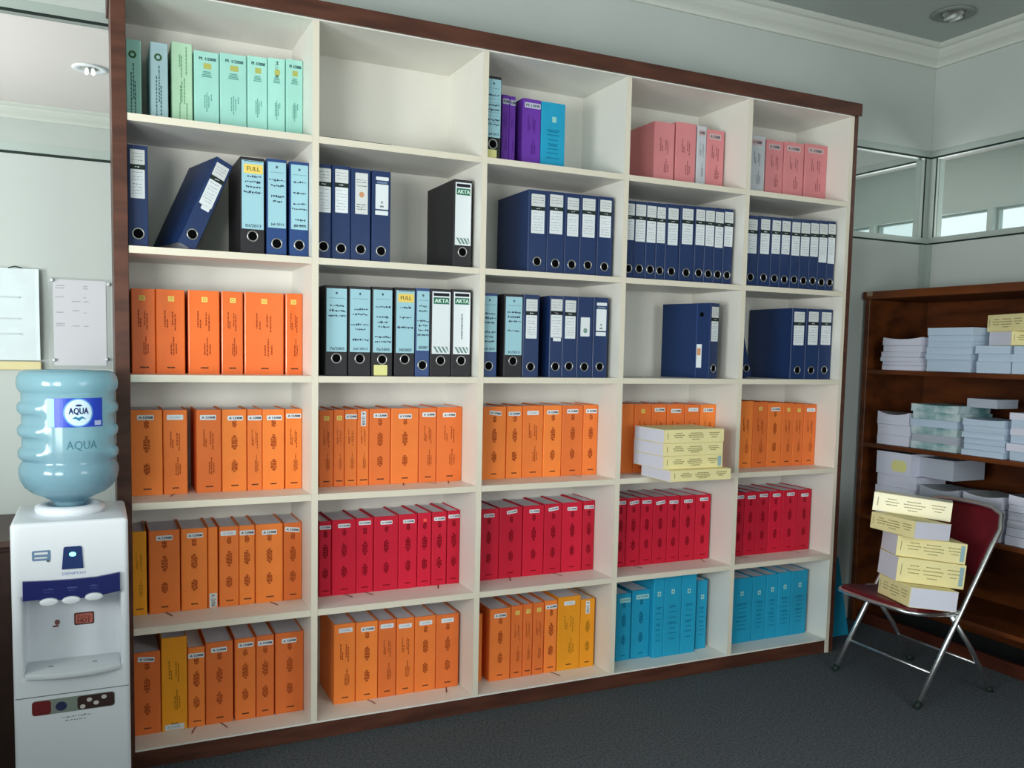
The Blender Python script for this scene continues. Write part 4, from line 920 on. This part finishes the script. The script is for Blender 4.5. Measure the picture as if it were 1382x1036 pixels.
mk('water', MB().lathe([(.026, zb_+.0), (.045, .936), (.088, .957), (.112, .975), (.122, .995), (.1245, 1.012), (.118, 1.036), (.1155, 1.052), (.05, 1.0525)], 48, bx_, by_), wm, t, True)
# curved paper label wrapped on the smooth panel
def wrap(name, a0, a1, z0, z1, r, m, par, nx=18, pts=None):
    mb = MB(); nz = 1
    for i in range(nx+1):
        a = math.radians(a0+(a1-a0)*i/nx)
        for z in (z0, z1): mb.v.append((bx_+r*math.cos(a), by_+r*math.sin(a), z))
    for i in range(nx): mb.f.append((2*i, 2*i+2, 2*i+3, 2*i+1)); mb.m.append(0)
    return mk(name, mb, m, par)
def wrapped(name, vf, x0, z0, x1, z1, r, m, par, ac):
    v, f = vf; mb = MB()
    for p in v:
        a = math.radians(ac)+(x0+(x1-x0)*p[0])/.1215; mb.v.append((bx_+r*math.cos(a), by_+r*math.sin(a), z0+(z1-z0)*p[2]))
    mb.f = list(f); mb.m = [0]*len(f); return mk(name, mb, m, par)
AC = -76
ev, ef = text('AQUA'); nv = len(ev)
lb = wrap('paper_label', AC-38, AC+31, 1.146, 1.226, .1228, mat('blue label', (34, 66, 190), .35, .5), t)
wrap('label_side_stripe', AC-38, AC-29, 1.147, 1.225, .1233, mat('sky blue label', (130, 196, 238), .35, .5), lb, 6)
def discvf(n=18):
    v = []; f = []
    for i in range(n+1):
        c = -math.cos(math.pi*i/n); s = math.sqrt(max(0, 1-c*c)); v += [(.5+.5*c, 0, .5-.5*s), (.5+.5*c, 0, .5+.5*s)]
        if i: k = 2*i; f.append((k-2, k, k+1, k-1))
    return v, f
wrapped('label_halo', discvf(), -.040, 1.1465, .036, 1.2255, .1233, mat('light blue halo', (92, 156, 226), .4), lb, AC)
wrapped('label_disc', discvf(), -.036, 1.150, .032, 1.222, .1237, mat('white blue disc', (204, 228, 244), .4), lb, AC)
wrapped('label_lettering', (list(ev)+[(p[0]+.03, 0, p[2]) for p in ev]+[(p[0]+.015, 0, p[2]+.06) for p in ev], list(ef)+[tuple(i+nv for i in f) for f in ef]+[tuple(i+2*nv for i in f) for f in ef]), -.027, 1.179, .022, 1.199, .1242, mat('dark blue lettering', (24, 34, 96), .5), lb, AC)
wrapped('label_emblem', discvf(16), -.010, 1.203, .007, 1.209, .1242, mat('dark blue lettering', (24, 34, 96), .5), lb, AC)
wv = ([(0, 0, .45), (.25, 0, .9), (.45, 0, .6), (.7, 0, .95), (1, 0, .35), (.7, 0, .5), (.5, 0, 0), (.25, 0, .45)], [(0, 7, 1), (1, 7, 2), (2, 7, 6), (2, 6, 5), (2, 5, 3), (3, 5, 4)])
wrapped('label_waves', wv, -.019, 1.163, .017, 1.177, .1242, mat('teal waves', (40, 120, 160), .5), lb, AC)
wrapped('label_corner_tag', ([(0, 0, 0), (1, 0, 0), (1, 0, 1), (0, 0, 1)], [(0, 1, 2, 3)]), .040, 1.150, .060, 1.163, .1237, mat('lilac tag', (176, 186, 228), .5), lb, AC)
wrapped('embossed_lettering', (list(ev)+[(p[0]+.012, 0, p[2]) for p in ev], list(ef)+[tuple(i+nv for i in f) for f in ef]), -.034, 1.080, .046, 1.108, .1222, seethru('embossed blue', (140, 190, 204), .5, (110, 156, 170), .2), t, AC)

# dark cabinet left of the dispenser
t = thing('cabinet', 'dark brown low cabinet at the left photo edge behind the water dispenser', 'cabinet', (0, 0, 0))
dk = mat('dark brown cabinet', (52, 34, 28), .5, .3, var=.25, scale=30)
mk('body', MB().cbox(-1.55, -.10, .0, -.897, .34, .782, .004), dk, t); mk('top_panel', MB().cbox(-1.56, -.115, .7825, -.895, .345, .802, .003), mat('brown cabinet top', (74, 52, 46), .45, .4), t)
mk('door', MB().cbox(-1.20, -.1125, .06, -.905, -.1005, .77, .003), dk, t); mk('door', MB().cbox(-1.54, -.1125, .06, -1.206, -.1005, .77, .003), dk, t)

# papers on the wall at the left
pw = mat('hanging paper', (214, 226, 228), .7, .2, var=.05, scale=12)
t = thing('paper_pad', 'thick pad of curled white sheets pinned to the wall at the left', 'paper', (0, 0, 0))
for i in range(5):
    mb = MB(); y = D-.006-.0045*i; N = 8; x0_, x1_ = -1.10, -.842-.0015*(4-i)
    for j in range(N+1):
        z = 1.316+.302*j/N; bow = .012*math.sin(math.pi*j/N)*(i/4)
        mb.v += [(x0_, y-bow, z), (x1_-.012, y-bow, z), (x1_, y-bow-.003*(i/4), z)]
    for j in range(N):
        for q in (0, 1): a = 3*j+q; mb.f.append((a, a+1, a+4, a+3)); mb.m.append(0)
    o = mk('paper_sheet', mb, pw, t); o.modifiers.new('s', 'SOLIDIFY').thickness = .0012
mb = MB()
for zq in (1.52, 1.45, 1.40): mb.box(-.99, D-.0445, zq, -.90, D-.0442, zq+.004)
mk('faint_print', mb, mat('faint print', (196, 204, 206), .7), t)
mk('wooden_strip', MB().cbox(-1.12, D-.030, 1.284, -.840, D-.001, 1.312, .002), mat('pale wood strip', (218, 206, 158), .6, .2), t)
mk('clip', MB().tube([(-.93, D-.030, 1.618), (-.91, D-.034, 1.624), (-.89, D-.030, 1.619)], .002, 6), gasket, t)
t = thing('plastic_sleeve', 'clear plastic sleeve holding a printed sheet, pinned to wall beside shelf unit', 'paper', (0, 0, 0))
mk('printed_sheet', MB().box(-.802, D-.003, 1.300, -.640, D-.002, 1.590), mat('printed sheet paper', (232, 232, 238), .6, .3), t)
mb = MB(); rr = random.Random(4)
for bx0, bx1 in ((-.795, -.765), (-.745, -.715), (-.710, -.690)):
    for z in (1.568, 1.560, 1.530, 1.523, 1.516, 1.485, 1.478, 1.44, 1.433):
        if rr.random() < .75: mb.quad(bx0, z, bx1-rr.uniform(0, .012), z+.003, D-.0032)
mk('sheet_print', mb, mat('faded print', (178, 182, 190), .7), t)
mk('sleeve', MB().box(-.814, D-.0052, 1.288, -.625, D-.0042, 1.597), seethru('clear plastic', (250, 250, 250), .93, (220, 224, 226), .08), t)
for i, (px_, pz_) in enumerate(((-.805, 1.586), (-.632, 1.580), (-.803, 1.318), (-.641, 1.322))):
    mk('pushpin', MB().lathe([(.0055, 0), (.006, .003), (.003, .005), (.0028, .009), (.0052, .011), (.004, .013)], 12), wp, t, True).matrix_world = Matrix.Translation((px_, D-.0053, pz_)) @ Matrix.Rotation(math.radians(90), 4, 'X')
print('objects', len(bpy.data.objects), 'tris', sum(len(o.data.polygons) for o in bpy.data.objects if o.type == 'MESH'))
